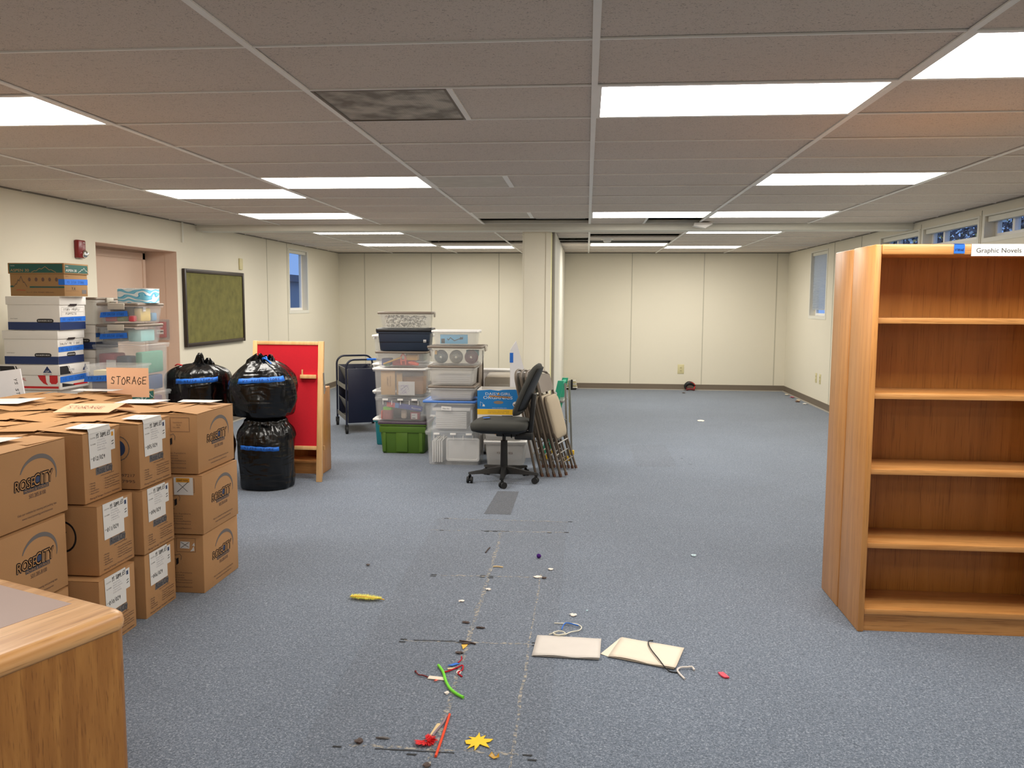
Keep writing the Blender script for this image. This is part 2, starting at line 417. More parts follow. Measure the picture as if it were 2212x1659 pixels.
def ribbon(name, m, pts, w, z=.0018, jit=.006):
    bm = NB(); P = smooth_path([(x, y, z) for x, y in pts], 14); pr = None
    for i, p in enumerate(P):
        t = (P[min(i+1, len(P)-1)]-P[max(i-1, 0)]).normalized(); nx = Vector((-t.y, t.x, 0))*w/2*random.uniform(.6, 1.3); q = p+Vector((-t.y, t.x, 0))*random.uniform(-jit, jit)
        a, b = bm.verts.new(q+nx), bm.verts.new(q-nx)
        if pr: bm.faces.new((pr[0], pr[1], b, a))
        pr = (a, b)
    return obj(name, bm, m, floor, smooth=False)
ribbon('seam_lint', LINT, [(-.574, 5.66), (-.555, 4.9), (-.545, 4.0), (-.535, 3.4), (-.525, 2.4)], .022)
for (x0, y0, x1, y1) in ((-1.09, 5.665, -.10, 5.70), (-.87, 4.706, -.21, 4.733), (-.845, 3.751, -.233, 3.776), (-.84, 2.816, -.22, 2.814), (-1.05, 5.982, -.12, 5.982)):
    ribbon('seam_lint', LINT, [(x0, y0), ((x0+x1)/2, (y0+y1)/2), (x1, y1)], .016)
ribbon('seam_lint', LINT, [(-.25, 4.8), (-.247, 3.8), (-.245, 2.6)], .012)
for (x0, y0, x1, y1) in ((-.72, 5.68, -.52, 5.69), (-.80, 3.765, -.60, 3.772), (-.74, 2.80, -.45, 2.80)):
    ribbon('seam_cut', LINE, [(x0, y0), (x1, y1)], .007, .002, .001)
bm = NB()
for x, y in ((-1.0, 5.66), (-.68, 5.67), (-.62, 5.675), (-.24, 5.68), (-.12, 5.70), (-.88, 4.715), (-.88, 4.69), (-.59, 4.73), (-.59, 4.70), (-.54, 4.72), (-.54, 4.695), (-.85, 3.77), (-.85, 3.74), (-.58, 3.76), (-.55, 3.74), (-.22, 3.79), (-.22, 3.76), (-.88, 2.80), (-.60, 2.775), (-.19, 2.81), (-.17, 2.78), (-.10, 5.99), (-1.02, 5.985), (1.0, 8.6), (1.05, 8.3)):
    bm.faces.new([bm.verts.new((x+a+random.uniform(-.003, .003), y+b, .0024)) for a, b in ((-.016, -.004), (.016, -.006), (.018, .004), (-.014, .005))])
obj('carpet_nick', bm, LINE, floor, smooth=False)['kind'] = 'stuff'

def plane_wall(name, m, axis, at, t, a0, a1, z0, z1, holes, label):
    """wall perpendicular to x (axis 0) or y (axis 1); 'at' is the room face, t the signed thickness"""
    A = sorted({a0, a1, *[h[0] for h in holes], *[h[1] for h in holes]}); Z = sorted({z0, z1, *[h[2] for h in holes], *[h[3] for h in holes]})
    bm = NB(); p0, p1 = sorted((at, at+t))
    for i in range(len(A)-1):
        for j in range(len(Z)-1):
            ca, cz = (A[i]+A[i+1])/2, (Z[j]+Z[j+1])/2
            if any(h[0] < ca < h[1] and h[2] < cz < h[3] for h in holes): continue
            if axis == 0: box(bm, p0, p1, A[i], A[i+1], Z[j], Z[j+1])
            else: box(bm, A[i], A[i+1], p0, p1, Z[j], Z[j+1])
    bmesh.ops.remove_doubles(bm, verts=bm.verts, dist=1e-5)
    k = {}
    for f in bm.faces: k.setdefault(tuple(sorted(v.index for v in f.verts)), []).append(f)
    bm.verts.index_update(); k = {}
    for f in bm.faces: k.setdefault(tuple(sorted(v.index for v in f.verts)), []).append(f)
    dl = [f for g in k.values() if len(g) > 1 for f in g]
    bmesh.ops.delete(bm, geom=dl, context='FACES_ONLY')
    return struct(obj(name, bm, m, smooth=False), label)

TOP = CH+.55
LW = (12.82, 13.66, 1.445, 2.405)      # left window
ALC = (7.62, 9.20, 0, 2.155)           # alcove opening
wl = plane_wall('wall_left', WALL, 0, XL, -.14, YN, YF, 0, TOP, [LW, ALC], 'off-white panelled wall on the left with the recessed doorway')
RW1 = (13.02, 13.90, 1.405, 2.405)
RWa, RWb, RWc = (9.99, 10.9, 2.0, 2.40), (8.20, 9.50, 2.0, 2.40), (6.72, 8.02, 2.205, 2.40)
RWa = (9.55, 10.72, 2.205, 2.40); RWb = (8.16, 9.42, 2.205, 2.40)
wr = plane_wall('wall_right', WALL, 0, XR, .14, YN, YF, 0, TOP, [RW1, RWa, RWb, RWc], 'off-white wall on the right with high windows')
wb = plane_wall('wall_back', WALL, 1, YF, .12, XL-.14, XR+.14, 0, TOP, [], 'far off-white panelled wall')
wn = plane_wall('wall_front', WALL, 1, YN, -.12, XL-.14, XR+.14, 0, TOP, [], 'off-white wall behind the viewpoint')
# panel battens
def strips(parent, L, m=SEAML, name='panel_seam'):
    for b in L:
        bm = NB(); box(bm, *b); obj(name, bm, m, parent, smooth=False)
strips(wb, [(x-.007, x+.007, YF-.004, YF, .1, CH) for x in (-4.17, -2.9, -1.63, .817, 2.113, 3.405)])
strips(wl, [(XL, XL+.004, y-.006, y+.006, .1, CH) for y in (11.9, 12.72)])
strips(wl, [(XL, XL+.02, 9.31, 9.345, 2.27, CH)], TRIMW, 'conduit')
strips(wr, [(XR-.004, XR, y-.006, y+.006, .1, CH) for y in (12.65, 11.45)])
# alcove lining
bm = NB(); box(bm, -5.12, -5.05, ALC[0]-.1, ALC[1]+.1, 0, 2.2); box(bm, -5.05, XL-.14, ALC[1], ALC[1]+.1, 0, 2.2); box(bm, -5.05, XL-.14, ALC[0]-.1, ALC[0], 0, 2.2); box(bm, -5.05, XL-.14, ALC[0], ALC[1], 2.155, 2.2)
struct(obj('wall_alcove', bm, WALLP, smooth=False), 'pinkish beige recess in the left wall')
strips(wl, [(XL-.14, XL-.0005, ALC[1]-.003, ALC[1]-.0005, 0, 2.15)], WALLP, 'alcove_jamb')
strips(wl, [(XL-.14, XL-.0005, ALC[0], ALC[1], 2.150, 2.1545)], WALLP, 'alcove_soffit')
d = bpy.data.objects.new('door_1', None); C.objects.link(d); d.location = (-5.05, 8.60, 0); struct(d, 'beige flush door with a flat frame at the back of the recess')
bm = NB()
for b in ((0, .025, -.62, -.54, 0, 2.13), (0, .025, .51, .56, 0, 2.13), (0, .025, -.62, .56, 2.06, 2.13)): box(bm, *b)
obj('door_frame', bm, WALLP, d, smooth=False)
bm = NB(); box(bm, 0, .012, -.54, .51, .01, 2.06); obj('door_leaf', bm, WALLP, d, smooth=False)
# baseboards
def baseb(name, b, e):
    bm = NB(); box(bm, *b, bev=.003); o = struct(obj(name, bm, BASE, smooth=False), 'brown grey vinyl baseboard'); bm = NB(); box(bm, *e); obj('edge_strip', bm, BASEL, o, smooth=False)
baseb('baseboard_back', (XL, XR, YF-.012, YF, 0, .105), (XL+.02, XR-.02, YF-.05, YF-.012, 0, .012))
baseb('baseboard_right', (XR-.012, XR, YN, YF-.06, 0, .105), (XR-.045, XR-.012, 2, YF-.06, 0, .01))
baseb('baseboard_left', (XL, XL+.012, 9.25, YF-.06, 0, .105), (XL+.012, XL+.045, 9.3, YF-.06, 0, .01))

# windows
def window(name, x, sgn, h, frame_t, label, blind=None, mull=None):
    y0, y1, z0, z1 = h
    w = bpy.data.objects.new(name, None); C.objects.link(w); w.location = (x, (y0+y1)/2, z0); struct(w, label)
    hy = (y1-y0)/2; hz = z1-z0; X = lambda a: a*sgn
    def bx(bm, a0, a1, *r): box(bm, min(X(a0), X(a1)), max(X(a0), X(a1)), *r)
    bm = NB()   # casing on the room side
    t = frame_t
    for r in ((-hy-t, -hy, -t, hz+t*.4), (hy, hy+t, -t, hz+t*.4), (-hy, hy, -t, 0), (-hy, hy, hz, hz+t*.4)): bx(bm, -.006, 0, *r)
    obj('casing', bm, TRIMW, w, smooth=False)
    bm = NB(); f = .04
    for r in ((-hy, -hy+f, 0, hz), (hy-f, hy, 0, hz), (-hy+f, hy-f, 0, f), (-hy+f, hy-f, hz-f, hz)): bx(bm, .09, .13, *r)
    if mull is not None: bx(bm, .08, .13, mull-.02, mull+.02, f, hz-f)
    obj('window_frame', bm, PLW, w, smooth=False)
    bm = NB(); bx(bm, .108, .112, -hy+f, hy-f, f, hz-f); obj('pane', bm, GLASS, w, smooth=False)
    bm = NB(); bx(bm, .02, .07, -hy+.01, hy-.01, hz-.05, hz-.003); b = obj('blind_headrail', bm, TRIMW, w, smooth=False)
    if blind:
        bm = NB(); k = int(hz*blind/.022)
        for i in range(k):
            z = hz-.06-i*.022; a = .03; box(bm, min(X(a), X(a+.024)), max(X(a), X(a+.024)), -hy+.02, hy-.02, z-.001, z+.001, rot=Matrix.Translation((X(a+.012), 0, z)) @ Matrix.Rotation(.85*sgn, 4, 'Y') @ Matrix.Translation((-X(a+.012), 0, -z)))
        obj('blind_slats', bm, mat('blind slats', (198, 206, 214), .5), w, smooth=False)
    return w
window('window_1', XL, -1, LW, .05, 'tall narrow window at the far end of the left wall')
window('window_2', XR, 1, RW1, .05, 'narrow window with a lowered blind by the far right corner', blind=.86)
window('window_3', XR, 1, RWa, .04, 'high strip window farthest along the right wall', mull=.25)
window('window_4', XR, 1, RWb, .04, 'middle high strip window on the right wall', mull=.3)
window('window_5', XR, 1, RWc, .04, 'nearest high strip window on the right wall', mull=.3)
strips(wr, [(XR-.004, XR, y-.005, y+.005, 1.7, 2.46) for y in (8.09, 9.485)])

# ---- ceiling: lay-in grid 4 ft x 2 ft
gx = lambda i: .0197+1.2192*i
gy = lambda k: 2.939+.6096*k
LIGHTS = [(0, 1, 1, 2), (1, 0, 2, 1), (-3, 1, -2, 2), (-2, 5, -1, 6), (-3, 6, -2, 7), (1, 5, 2, 6), (-3, 9, -2, 10), (0, 9, 1, 10), (1, 9, 2, 10),
          (-3, 12.4, -2, 13.4), (-3, 16.4, -2, 17.4), (-2, 17.4, -1, 18.4), (0, 16.4, 1, 17.4), (1, 12.4, 2, 13.4), (1, 17.4, 2, 18.4), (-1, -4, 0, -3), (-3, -8, -2, -7), (1, -8, 2, -7)]
HOLES = [(-1, 10.2, 0, 11.0), (.5, 10.2, 1, 11.0), (-2, 15.4, -.62, 16.4), (0, 13.4, 1, 14.4), (0, 15.4, 1, 16.4), (-.36, 14.4, 0, 15.9)]
VENTS = [(-1, 1, -.5, 2), (-1, 5, -.5, 6), (-1, 9, -.5, 10)]
HOLES[0] = (-1, 10, 0, 11); HOLES[1] = (.5, 10, 1, 11)
bm = NB()
def cells():
    out = []
    for zone in (list(range(-13, 11)), [11.4+i-1 for i in range(1, 10)]):
        for k in zone:
            for i in range(-4, 3): out.append((i, k))
    return out
BEAM = (9.70, 9.95)
for i, k in cells():
    x0, x1, y0, y1 = max(gx(i), XL), min(gx(i+1), XR), gy(k), gy(k+1)
    if k < 11: y1 = min(y1, BEAM[0])
    else: y0 = max(y0, BEAM[1]); y1 = min(y1, YF)
    y0 = max(y0, YN)
    if y1-y0 < .02 or x1-x0 < .02: continue
    subs = [(x0, x1)]
    for h in LIGHTS+HOLES+VENTS:
        if h[1] <= k+.01 < h[3]-.02 or abs(h[1]-k) < .05 or (h[1] < k+.5 < h[3]):
            hx0, hx1 = gx(h[0]), gx(h[2]); new = []
            for a, b in subs:
                if hx1 <= a+.01 or hx0 >= b-.01: new.append((a, b)); continue
                if a < hx0-.01: new.append((a, hx0))
                if b > hx1+.01: new.append((hx1, b))
            subs = new
    for a, b in subs:
        tz = [random.uniform(-.0015, .0015) for _ in range(4)]
        lo = [bm.verts.new((x, y, CH+.008+t)) for (x, y), t in zip(((a, y0), (b, y0), (b, y1), (a, y1)), tz)]
        hi = [bm.verts.new(v.co+Vector((0, 0, .016))) for v in lo]
        bm.faces.new(lo[::-1]); bm.faces.new(hi)
        for q in range(4): bm.faces.new((lo[q], lo[(q+1) % 4], hi[(q+1) % 4], hi[q]))
ceil = struct(obj('ceiling', bm, TILE, smooth=False), 'suspended ceiling of long fissured tiles in a metal grid')
bm = NB()
for i in range(-3, 3):
    w = .013 if i > -3 else .011
    box(bm, gx(i)-w, gx(i)+w, YN, BEAM[0], CH, CH+.006); box(bm, gx(i)-w, gx(i)+w, BEAM[1], YF, CH, CH+.006)
obj('main_runners', bm, GRID, ceil, smooth=False)
bm = NB()
for zone in (list(range(-12, 12)), [10.4+i for i in range(1, 10)]):
    for k in zone:
        if gy(k) > YF-.02 or (k < 11.2 and gy(k) > BEAM[0]): continue
        if k > 11 and gy(k) < BEAM[1]: continue
        box(bm, XL, XR, gy(k)-.005, gy(k)+.005, CH+.0012, CH+.0075)
obj('cross_tees', bm, GRID, ceil, smooth=False)
bm = NB()
for i, k in ((-.5, 1), (-.5, 5), (-.5, 9), (.5, 10)): box(bm, gx(i)-.012, gx(i)+.012, gy(k), gy(k+1) if k < 10 else BEAM[0], CH+.0005, CH+.0065)
obj('short_tees', bm, GRID, ceil, smooth=False)
bm = NB(); box(bm, XL, XR, YN, YF, CH+.54, CH+.56); obj('roof_deck', bm, DARKM, ceil, smooth=False)
bm = NB()
box(bm, gx(-1)+.05, gx(-.55), 9.35, 9.62, CH+.10, CH+.22); box(bm, gx(-.5), gx(0)-.05, 9.5, 9.62, CH+.05, CH+.11)
box(bm, gx(-.4), gx(-.02), gy(15), gy(15.25), CH+.03, CH+.08); box(bm, gx(0)+.05, gx(1), gy(14.0), gy(14.2), CH+.06, CH+.12)
obj('ductwork', bm, DUCT, ceil, smooth=False)
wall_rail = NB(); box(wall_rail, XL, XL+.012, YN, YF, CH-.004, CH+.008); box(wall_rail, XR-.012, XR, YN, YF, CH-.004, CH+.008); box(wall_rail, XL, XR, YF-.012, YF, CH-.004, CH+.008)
obj('wall_angle', wall_rail, mat('grey wall angle', (120, 114, 104), .6), ceil, smooth=False)  # perimeter angle, coloured darker than the ceiling grid
# beam, column, partition
bm = NB(); box(bm, XL, XR, BEAM[0], BEAM[1], 2.425, CH+.05, bev=.004); box(bm, XL, XR, BEAM[0]-.012, BEAM[0], 2.462, CH+.04)
struct(obj('trim_1', bm, TRIMW, smooth=False), 'pale dropped beam crossing the ceiling')
bm = NB(); box(bm, -.752, -.49, 9.90, 10.12, 0, 2.46, bev=.003); box(bm, -.49, -.43, 9.89, 10.12, 0, 2.45, bev=.003)
box(bm, -.765, -.752, 9.895, 10.12, 0, 2.425)
struct(obj('trim_2', bm, WALL, smooth=False), 'square pale column under the beam')
bm = NB(); box(bm, -.432, -.424, 9.93, 10.10, 0, 2.42); struct(obj('trim_3', bm, mat('pale yellow edge', (226, 220, 168), .6), smooth=False))
bm = NB(); box(bm, -.47, -.40, 10.12, 10.45, 0, 2.46); struct(obj('trim_4', bm, mat('grey track', (132, 126, 116), .6), smooth=False))
bm = NB()
loft(bm, [rr(.05, (YF-.013-10.5)/2, .045, z, 5, cx=-.46, cy=(YF-.013+10.5)/2) for z in (0, CH)])
struct(obj('wall_partition', bm, TRIMW), 'white partition running from the column to the far wall')

# lights
first = None
LL = ['long lit ceiling panel nearest the viewer, right of the centre line', 'lit ceiling panel cut off by the upper right edge of the view', 'lit ceiling panel cut off by the left edge of the view',
      'lit ceiling panel left of centre, just beyond the perforated vent', 'lit ceiling panel diagonally touching the corner of the one left of centre', 'lit ceiling panel above the bookcase, second row on the right',
      'narrow-looking lit ceiling panel at left just before the beam', 'lit ceiling panel just before the beam, starting at the centre line', 'lit ceiling panel just before the beam, farther right of the pair',
      'thin lit ceiling panel half hidden behind the left part of the beam', 'lit ceiling panel beyond the beam at far left', 'lit ceiling panel beyond the beam just left of the column',
      'lit ceiling panel beyond the beam directly right of the column', 'thin lit ceiling panel half hidden behind the right part of the beam', 'farthest lit ceiling panel on the right near the far wall']
for q, h in enumerate(LIGHTS):
    x0, x1, y0, y1 = gx(h[0])+.013, gx(h[2])-.013, gy(h[1])+.005, gy(h[3])-.005
    cx, cy, hx, hy = (x0+x1)/2, (y0+y1)/2, (x1-x0)/2, (y1-y0)/2
    if first is None:
        t = thing('ceiling_light', LL[0], 'light', (cx, cy, CH), group='fluorescent ceiling panels')
        bm = NB(); f = .018
        for r in ((-hx, -hx+f, -hy, hy), (hx-f, hx, -hy, hy), (-hx+f, hx-f, -hy, -hy+f), (-hx+f, hx-f, hy-f, hy)): box(bm, *r, .001, .02)
        obj('frame', bm, GRID, t, smooth=False)
        bm = NB(); bm.faces.new([bm.verts.new(p) for p in ((-hx+f, -hy+f, .006), (-hx+f, hy-f, .006), (hx-f, hy-f, .006), (hx-f, -hy+f, .006))])
        obj('diffuser', bm, DIFF, t, smooth=False); first = t
        bm = NB(); box(bm, -hx, hx, -hy, hy, .02, .1); obj('housing', bm, DUCT, t, smooth=False)
    else:
        t = first.copy(); C.objects.link(t); t.location = (cx, cy, CH)
        t['label'] = LL[q] if q < len(LL) else 'lit ceiling panel behind the viewpoint, outside the picture'
        for ch in first.children:
            c = ch.copy(); C.objects.link(c); c.parent = t
VL = ['dark dust-streaked perforated square ceiling vent nearest the viewer', 'faint pale square ceiling vent left of the centre line in mid room', 'pale square ceiling vent beside the open gap at the beam']
for q, h in enumerate(VENTS):
    x0, x1, y0, y1 = gx(h[0])+.013, gx(h[2])-.012, gy(h[1])+.005, gy(h[3])-.005
    t = thing('ceiling_vent', VL[q], 'vent', ((x0+x1)/2, (y0+y1)/2, CH), group='ceiling vents'); hx, hy = (x1-x0)/2, (y1-y0)/2
    bm = NB(); box(bm, -hx, hx, -hy, hy, .004, .014); obj('grille', bm, VENTM if q == 0 else VENTL, t, smooth=False)
    bm = NB(); f = .012
    for r in ((-hx, -hx+f, -hy, hy), (hx-f, hx, -hy, hy), (-hx+f, hx-f, -hy, -hy+f), (-hx+f, hx-f, hy-f, hy)): box(bm, *r, .0, .004)
    obj('frame', bm, BASE if q == 0 else GRID, t, smooth=False)
# smoke detector + angular sensor
t = thing('smoke_detector', 'small white detector on the ceiling tile just right of the column', 'detector', (gx(.21), gy(14.9), CH+.008))
bm = NB(); loft(bm, [rr(.09, .09, .03, z) for z in (-.0, -.012)]); obj('plate', bm, PLW, t)
bm = NB(); loft(bm, [rr(a, a, a*.6, z, 5) for a, z in ((.055, -.012), (.055, -.04), (.04, -.055))]); obj('sensor', bm, PLW, t)
t = thing('ceiling_fixture', 'white angular wedge-shaped fixture hanging at the beam right of centre', 'fixture', (gx(1.03), 9.57, CH-.005))
bm = NB(); prism(bm, [(-.10, -.09, 0), (-.11, -.1, -.035), (.02, -.09, -.062), (.10, -.09, -.02), (.085, -.08, 0)], (0, .14, 0)); obj('housing', bm, mat('white metal', (226, 222, 216), .4), t, smooth=False)
bm = NB(); box(bm, -.02, .02, -.02, .02, 0, .006); obj('mount', bm, GRID, t)

# wall fittings
def plate(x, y, z, n, label, w=.07, h=.115, grp=None):
    rz = {'x-': -PI/2, 'x+': PI/2, 'y-': 0}[n]
    t = thing('wall_plate', label, 'wall plate', (x, y, z), rz, grp)
    bm = NB(); box(bm, -w/2, w/2, -.007, 0, -h/2, h/2, bev=.002); obj('plate', bm, IVORY, t)
    bm = NB()
    for s in (-1, 1): box(bm, -.016, .016, -.010, -.006, s*.026-.014, s*.026+.014, bev=.001)
    obj('socket', bm, mat('ivory socket', (186, 176, 132), .5), t)
plate(1.738, YF, .385, 'y-', 'ivory outlet plate on the far wall above the small red object', .115, .17)
plate(XR, 13.35, .44, 'x-', 'ivory plate on the right wall, the one nearer the far corner', .08, .15, 'pair of right wall plates')
plate(XR, 13.13, .44, 'x-', 'ivory plate on the right wall, the one nearer the bookcase', .08, .15, 'pair of right wall plates')
t = thing('wall_plate', 'blank ivory thermostat plate high on the left wall beyond the board', 'wall plate', (XL, 10.95, 2.09), PI/2)
bm = NB(); box(bm, -.05, .05, -.02, 0, -.075, .075, bev=.004); obj('cover', bm, IVORY, t)
t = thing('fire_alarm', 'dark red fire alarm strobe on the left wall beside the recess', 'alarm', (XL, 7.34, 2.07), PI/2)
bm = NB(); box(bm, -.06, .06, -.045, 0, -.085, .08, bev=.012); obj('body', bm, REDA, t)
bm = NB(); loft(bm, [[(x*.9+.03, -.045-d, z*s-.045) for x, _, z in [(a[0], 0, a[1]) for a in [(.042*math.cos(k*PI/6), .036*math.sin(k*PI/6)) for k in range(12)]] for _ in (0,)] for d, s in ((0, 1), (.012, .9), (.02, .5))]); obj('strobe_lens', bm, CHROME, t)
f = Face(t, (-.06, -.045, -.085), (1, 0, 0), (0, 0, 1)); f.text('lettering', PAPER, 'FIRE', .075, .135, .012); f.done()
t = thing('fire_alarm_pull', 'red fire alarm pull station under a clear cover inside the recess', 'alarm', (-4.865, ALC[1]-.003, 1.265))
bm = NB(); box(bm, -.07, .05, -.04, 0, -.09, .09, bev=.008); obj('body', bm, mat('red pull station', (178, 24, 34), .35), t)
bm = NB(); box(bm, -.05, .03, -.05, -.04, -.03, -.01, bev=.002); box(bm, -.05, .03, -.05, -.04, -.05, .0, bev=.002); obj('handle', bm, PLW, t)
bm = NB(); box(bm, -.09, .09, -.06, 0, -.12, .12, bev=.012); obj('cover', bm, CLEARC, t)

# bulletin board on left wall
t = thing('bulletin_board', 'framed olive green bulletin board hung on the left wall', 'board', (XL+.005, (9.30+10.98)/2, 1.055), PI/2)
W_, H_ = 1.68/2, .915
bm = NB(); box(bm, -W_+.04, W_-.04, -.02, 0, .04, H_-.04); obj('panel', bm, BOARDG, t, smooth=False)
bm = NB()
for r in ((-W_, -W_+.045, 0, H_), (W_-.045, W_, 0, H_), (-W_+.045, W_-.045, 0, .045), (-W_+.045, W_-.045, H_-.045, H_)): box(bm, r[0], r[1], -.035, 0, r[2], r[3], bev=.006)
obj('frame', bm, BFRAME, t)

# ------------------------------------------------------------------ moving boxes
_MC = {}
def cached(key, build):
    """build a part set once, then reuse the mesh data"""
    if key not in _MC: _MC[key] = build()
    return _MC[key]

def moving_box(x0, x1, y0, y1, z, style, label, group='cardboard moving boxes', num=None, ys=True, rot=0, top=True, order='', lift=0, sticker=None):
    w, d, h = (x1-x0)/2, (y1-y0)/2, .332
    t = thing('moving_box', label, 'box', ((x0+x1)/2, (y0+y1)/2, z), rot, group)
    bm = NB(); box(bm, -w, w, -d, d, 0, h-.006, bev=.004); obj('body', bm, KRAFT, t)
    zt = h-.006
    if top:
        # four flaps folded over each other like a pinwheel
        L = [((-w, -d), (w, -d), (w*.98, -d*.05), (-w*.9, d*.02)), ((w, -d), (w, d), (w*.05, d*.98), (-w*.02, -d*.9)),
             ((w, d), (-w, d), (-w*.98, d*.05), (w*.9, -d*.02)), ((-w, d), (-w, -d), (-w*.05, -d*.98), (w*.02, d*.9))]
        for k, q in enumerate(L):
            lo = .0005+k*(.0012 if z > .6 else .0003); r = (.004+.009*(k % 2)+lift) if z > .6 else 0
            bm = NB(); prism(bm, [(q[0][0], q[0][1], zt+lo), (q[1][0], q[1][1], zt+lo), (q[2][0], q[2][1], zt+r*.5+lo), (q[3][0], q[3][1], zt+r+lo)], (0, 0, .0016 if z > .6 else .0006)); obj('flap', bm, KRAFT2, t, smooth=False)
    if style == 'logo':      # long side to the right (+x), short side to the viewer
        F = Face(t, (w, -d, 0), (0, 1, 0), (0, 0, 1)); W = 2*d
        arc = [(W*.30+W*.30*(1-math.cos(a))*1.02, h*.60+h*.27*math.sin(a)) for a in [k*PI/18 for k in range(2, 19)]]
        arc = [(W*.58-W*.27*math.cos(a), h*.585+h*.285*math.sin(a)) for a in [k*PI/20 for k in range(2, 23)]]
        n = len(arc)
        for k in range(n-1):
            wa = .003+.016*math.sin(PI*min(1, k/(n-1)*.9+.08))**1.3; wb = .003+.016*math.sin(PI*min(1, (k+1)/(n-1)*.9+.08))**1.3
            (ax, ay), (bx_, by) = arc[k], arc[k+1]
            cx, cy = W*.58, h*.56
            def off(x, y, q): v = Vector((x-cx, y-cy)).normalized()*q; return (x-v.x, y-v.y)
            F.poly('logo', INKG, [(ax, ay), (bx_, by), off(bx_, by, wb), off(ax, ay, wa)], 0)
        for (a, b) in [(c*.0042, s_*.0042) for c, s_ in ((1, 0), (-1, 0), (0, 1), (0, -1), (.7, .7), (-.7, .7), (.7, -.7), (-.7, -.7))]:
            F.text('logo', INK, 'ROSE', W*.24, h*.475, h*.125, W*.27, 1, slant=.1, dx=a, dy=b); F.text('logo', INK, 'CITY', W*.505, h*.475, h*.155, W*.27, 1, slant=.1, dx=a, dy=b)
        F.rect('logo', INKB, W*.49, h*.48, W*.60, h*.60, 0)
        F.text('lettering', KRAFT, 'ROSE', W*.24, h*.475, h*.125, W*.27, 3, slant=.1); F.text('lettering', KRAFT, 'CITY', W*.505, h*.475, h*.155, W*.27, 3, slant=.1)
        F.rect('logo', INK, W*.36, h*.415, W*.72, h*.47, 1); F.text('lettering', KRAFT, 'MOVING & STORAGE', W*.37, h*.423, h*.036, W*.34, 2)
        F.text('phone_number', INKT, '503.285.8100', W*.43, h*.335, h*.055, W*.24, 1)
        F.text('fine_print', INKT, 'Visit our website for moving and packing tips', W*.26, h*.15, h*.03, W*.56, 1)
        F.text('fine_print', INKT, 'www.rosecitymoving.com/resources', W*.32, h*.09, h*.03, W*.44, 1); F.done()
        F = Face(t, (-w, -d, 0), (1, 0, 0), (0, 0, 1)); W = 2*w
        q = [(W*.52, h*.70), (W*.86, h*.70), (W*.86, h*.93), (W*.52, h*.93)]
        F.line('decal_outline', INKT, q+[q[0]], .0016, 0)
        if not sticker:
            for k, s_ in enumerate(('PLACE ROOM', 'DECAL', 'FULL HERE')): F.text('fine_print', INKT, s_, W*(.57 if k != 1 else .63), h*(.84-k*.04), h*.018, None, 1)
        F.text('emblem', INK, 'City', W*.20, h*.47, h*.075, W*.25, 1)
        F.poly('emblem', BLACKI, [(W*.50, h*.47), (W*.545, h*.50), (W*.545, h*.60), (W*.50, h*.575)], 0)
        F.line('emblem', INK, [(W*.50, h*.575), (W*.40, h*.585), (W*.36, h*.615), (W*.40, h*.65), (W*.50, h*.64), (W*.57, h*.66), (W*.60, h*.62), (W*.59, h*.56)], .002)
        F.text('fine_print', INKT, 'rosecityoffice.com', W*.08, h*.42, h*.02, W*.42)
        for k, s_ in enumerate(('Personal/Clinic Furniture', 'Custom Furniture', 'Design Services', 'Professional Installation', 'Repair and Maintenance')): F.text('fine_print', INKT, s_, W*.22, h*(.335-k*.042), h*.022, W*(.56 if k in (0, 3, 4) else .42))
        F.text('fine_print', INKT, 'Storage / Installation', W*.22, h*.09, h*.026, W*.56)
        if sticker == 'cross':
            F.rect('sticker', PAPER, W*.50, h*.66, W*.84, h*.95, 2); F.rect('sticker_band', ORANGE, W*.54, h*.87, W*.78, h*.94, 3); F.text('sticker_mark', BLACKI, '2347 NW', W*.56, h*.885, h*.035, W*.2, 4)
            F.line('sticker_mark', BLACKI, [(W*.56, h*.71), (W*.76, h*.88)], .003, 4); F.line('sticker_mark', BLACKI, [(W*.58, h*.86), (W*.74, h*.72)], .002, 4)
        if sticker == 'torn':
            F.poly('sticker', PAPER, [(W*.58, h*.76), (W*.75, h*.755), (W*.76, h*.87), (W*.59, h*.875)], 2); F.line('sticker_mark', BLACKI, [(W*.60, h*.77), (W*.74, h*.86)], .0025, 4); F.line('sticker_mark', BLACKI, [(W*.60, h*.86), (W*.74, h*.78)], .0025, 4)
            F.poly('sticker', PAPER, [(W*.76, h*.71), (W*.84, h*.72), (W*.83, h*.80), (W*.79, h*.74)], 2); F.poly('sticker', PAPER, [(W*.80, h*.81), (W*.85, h*.80), (W*.84, h*.86)], 2)
        F.done()
    if style == 'label':     # short side to the right, paper label hanging over the edge
        F = Face(t, (w, -d, 0), (0, 1, 0), (0, 0, 1)); W = 2*d
        F.rect('print_block', INKG, W*.30, h*.36, W*.74, h*.46, 0); F.text('lettering', INK, 'Rose City', W*.33, h*.37, h*.10, W*.42, 2)
        F.text('fine_print', INKT, 'www.rosecityoffice.com', W*.42, h*.325, h*.022, W*.36)
        for k in range(5):
            F.text('fine_print', INKT, ('• Moving', '• Storage', '• Design', '• Installation', '• Relocation')[k], W*.12, h*(.255-k*.036), h*.024, W*(.24 if k > 2 else .15))
            F.text('fine_print', INKT, ('• Personal/Clinic Furniture', '• Custom Furniture', '• Design Services', '• Professional Installation', '• Repair and Maintenance')[k], W*.5, h*(.265-k*.036), h*.024, W*(.42 if k != 2 else .3))
        F.text('fine_print', INKT, 'Moving & Storage / Furniture / Installation', W*.12, h*.04, h*.028, W*.80)
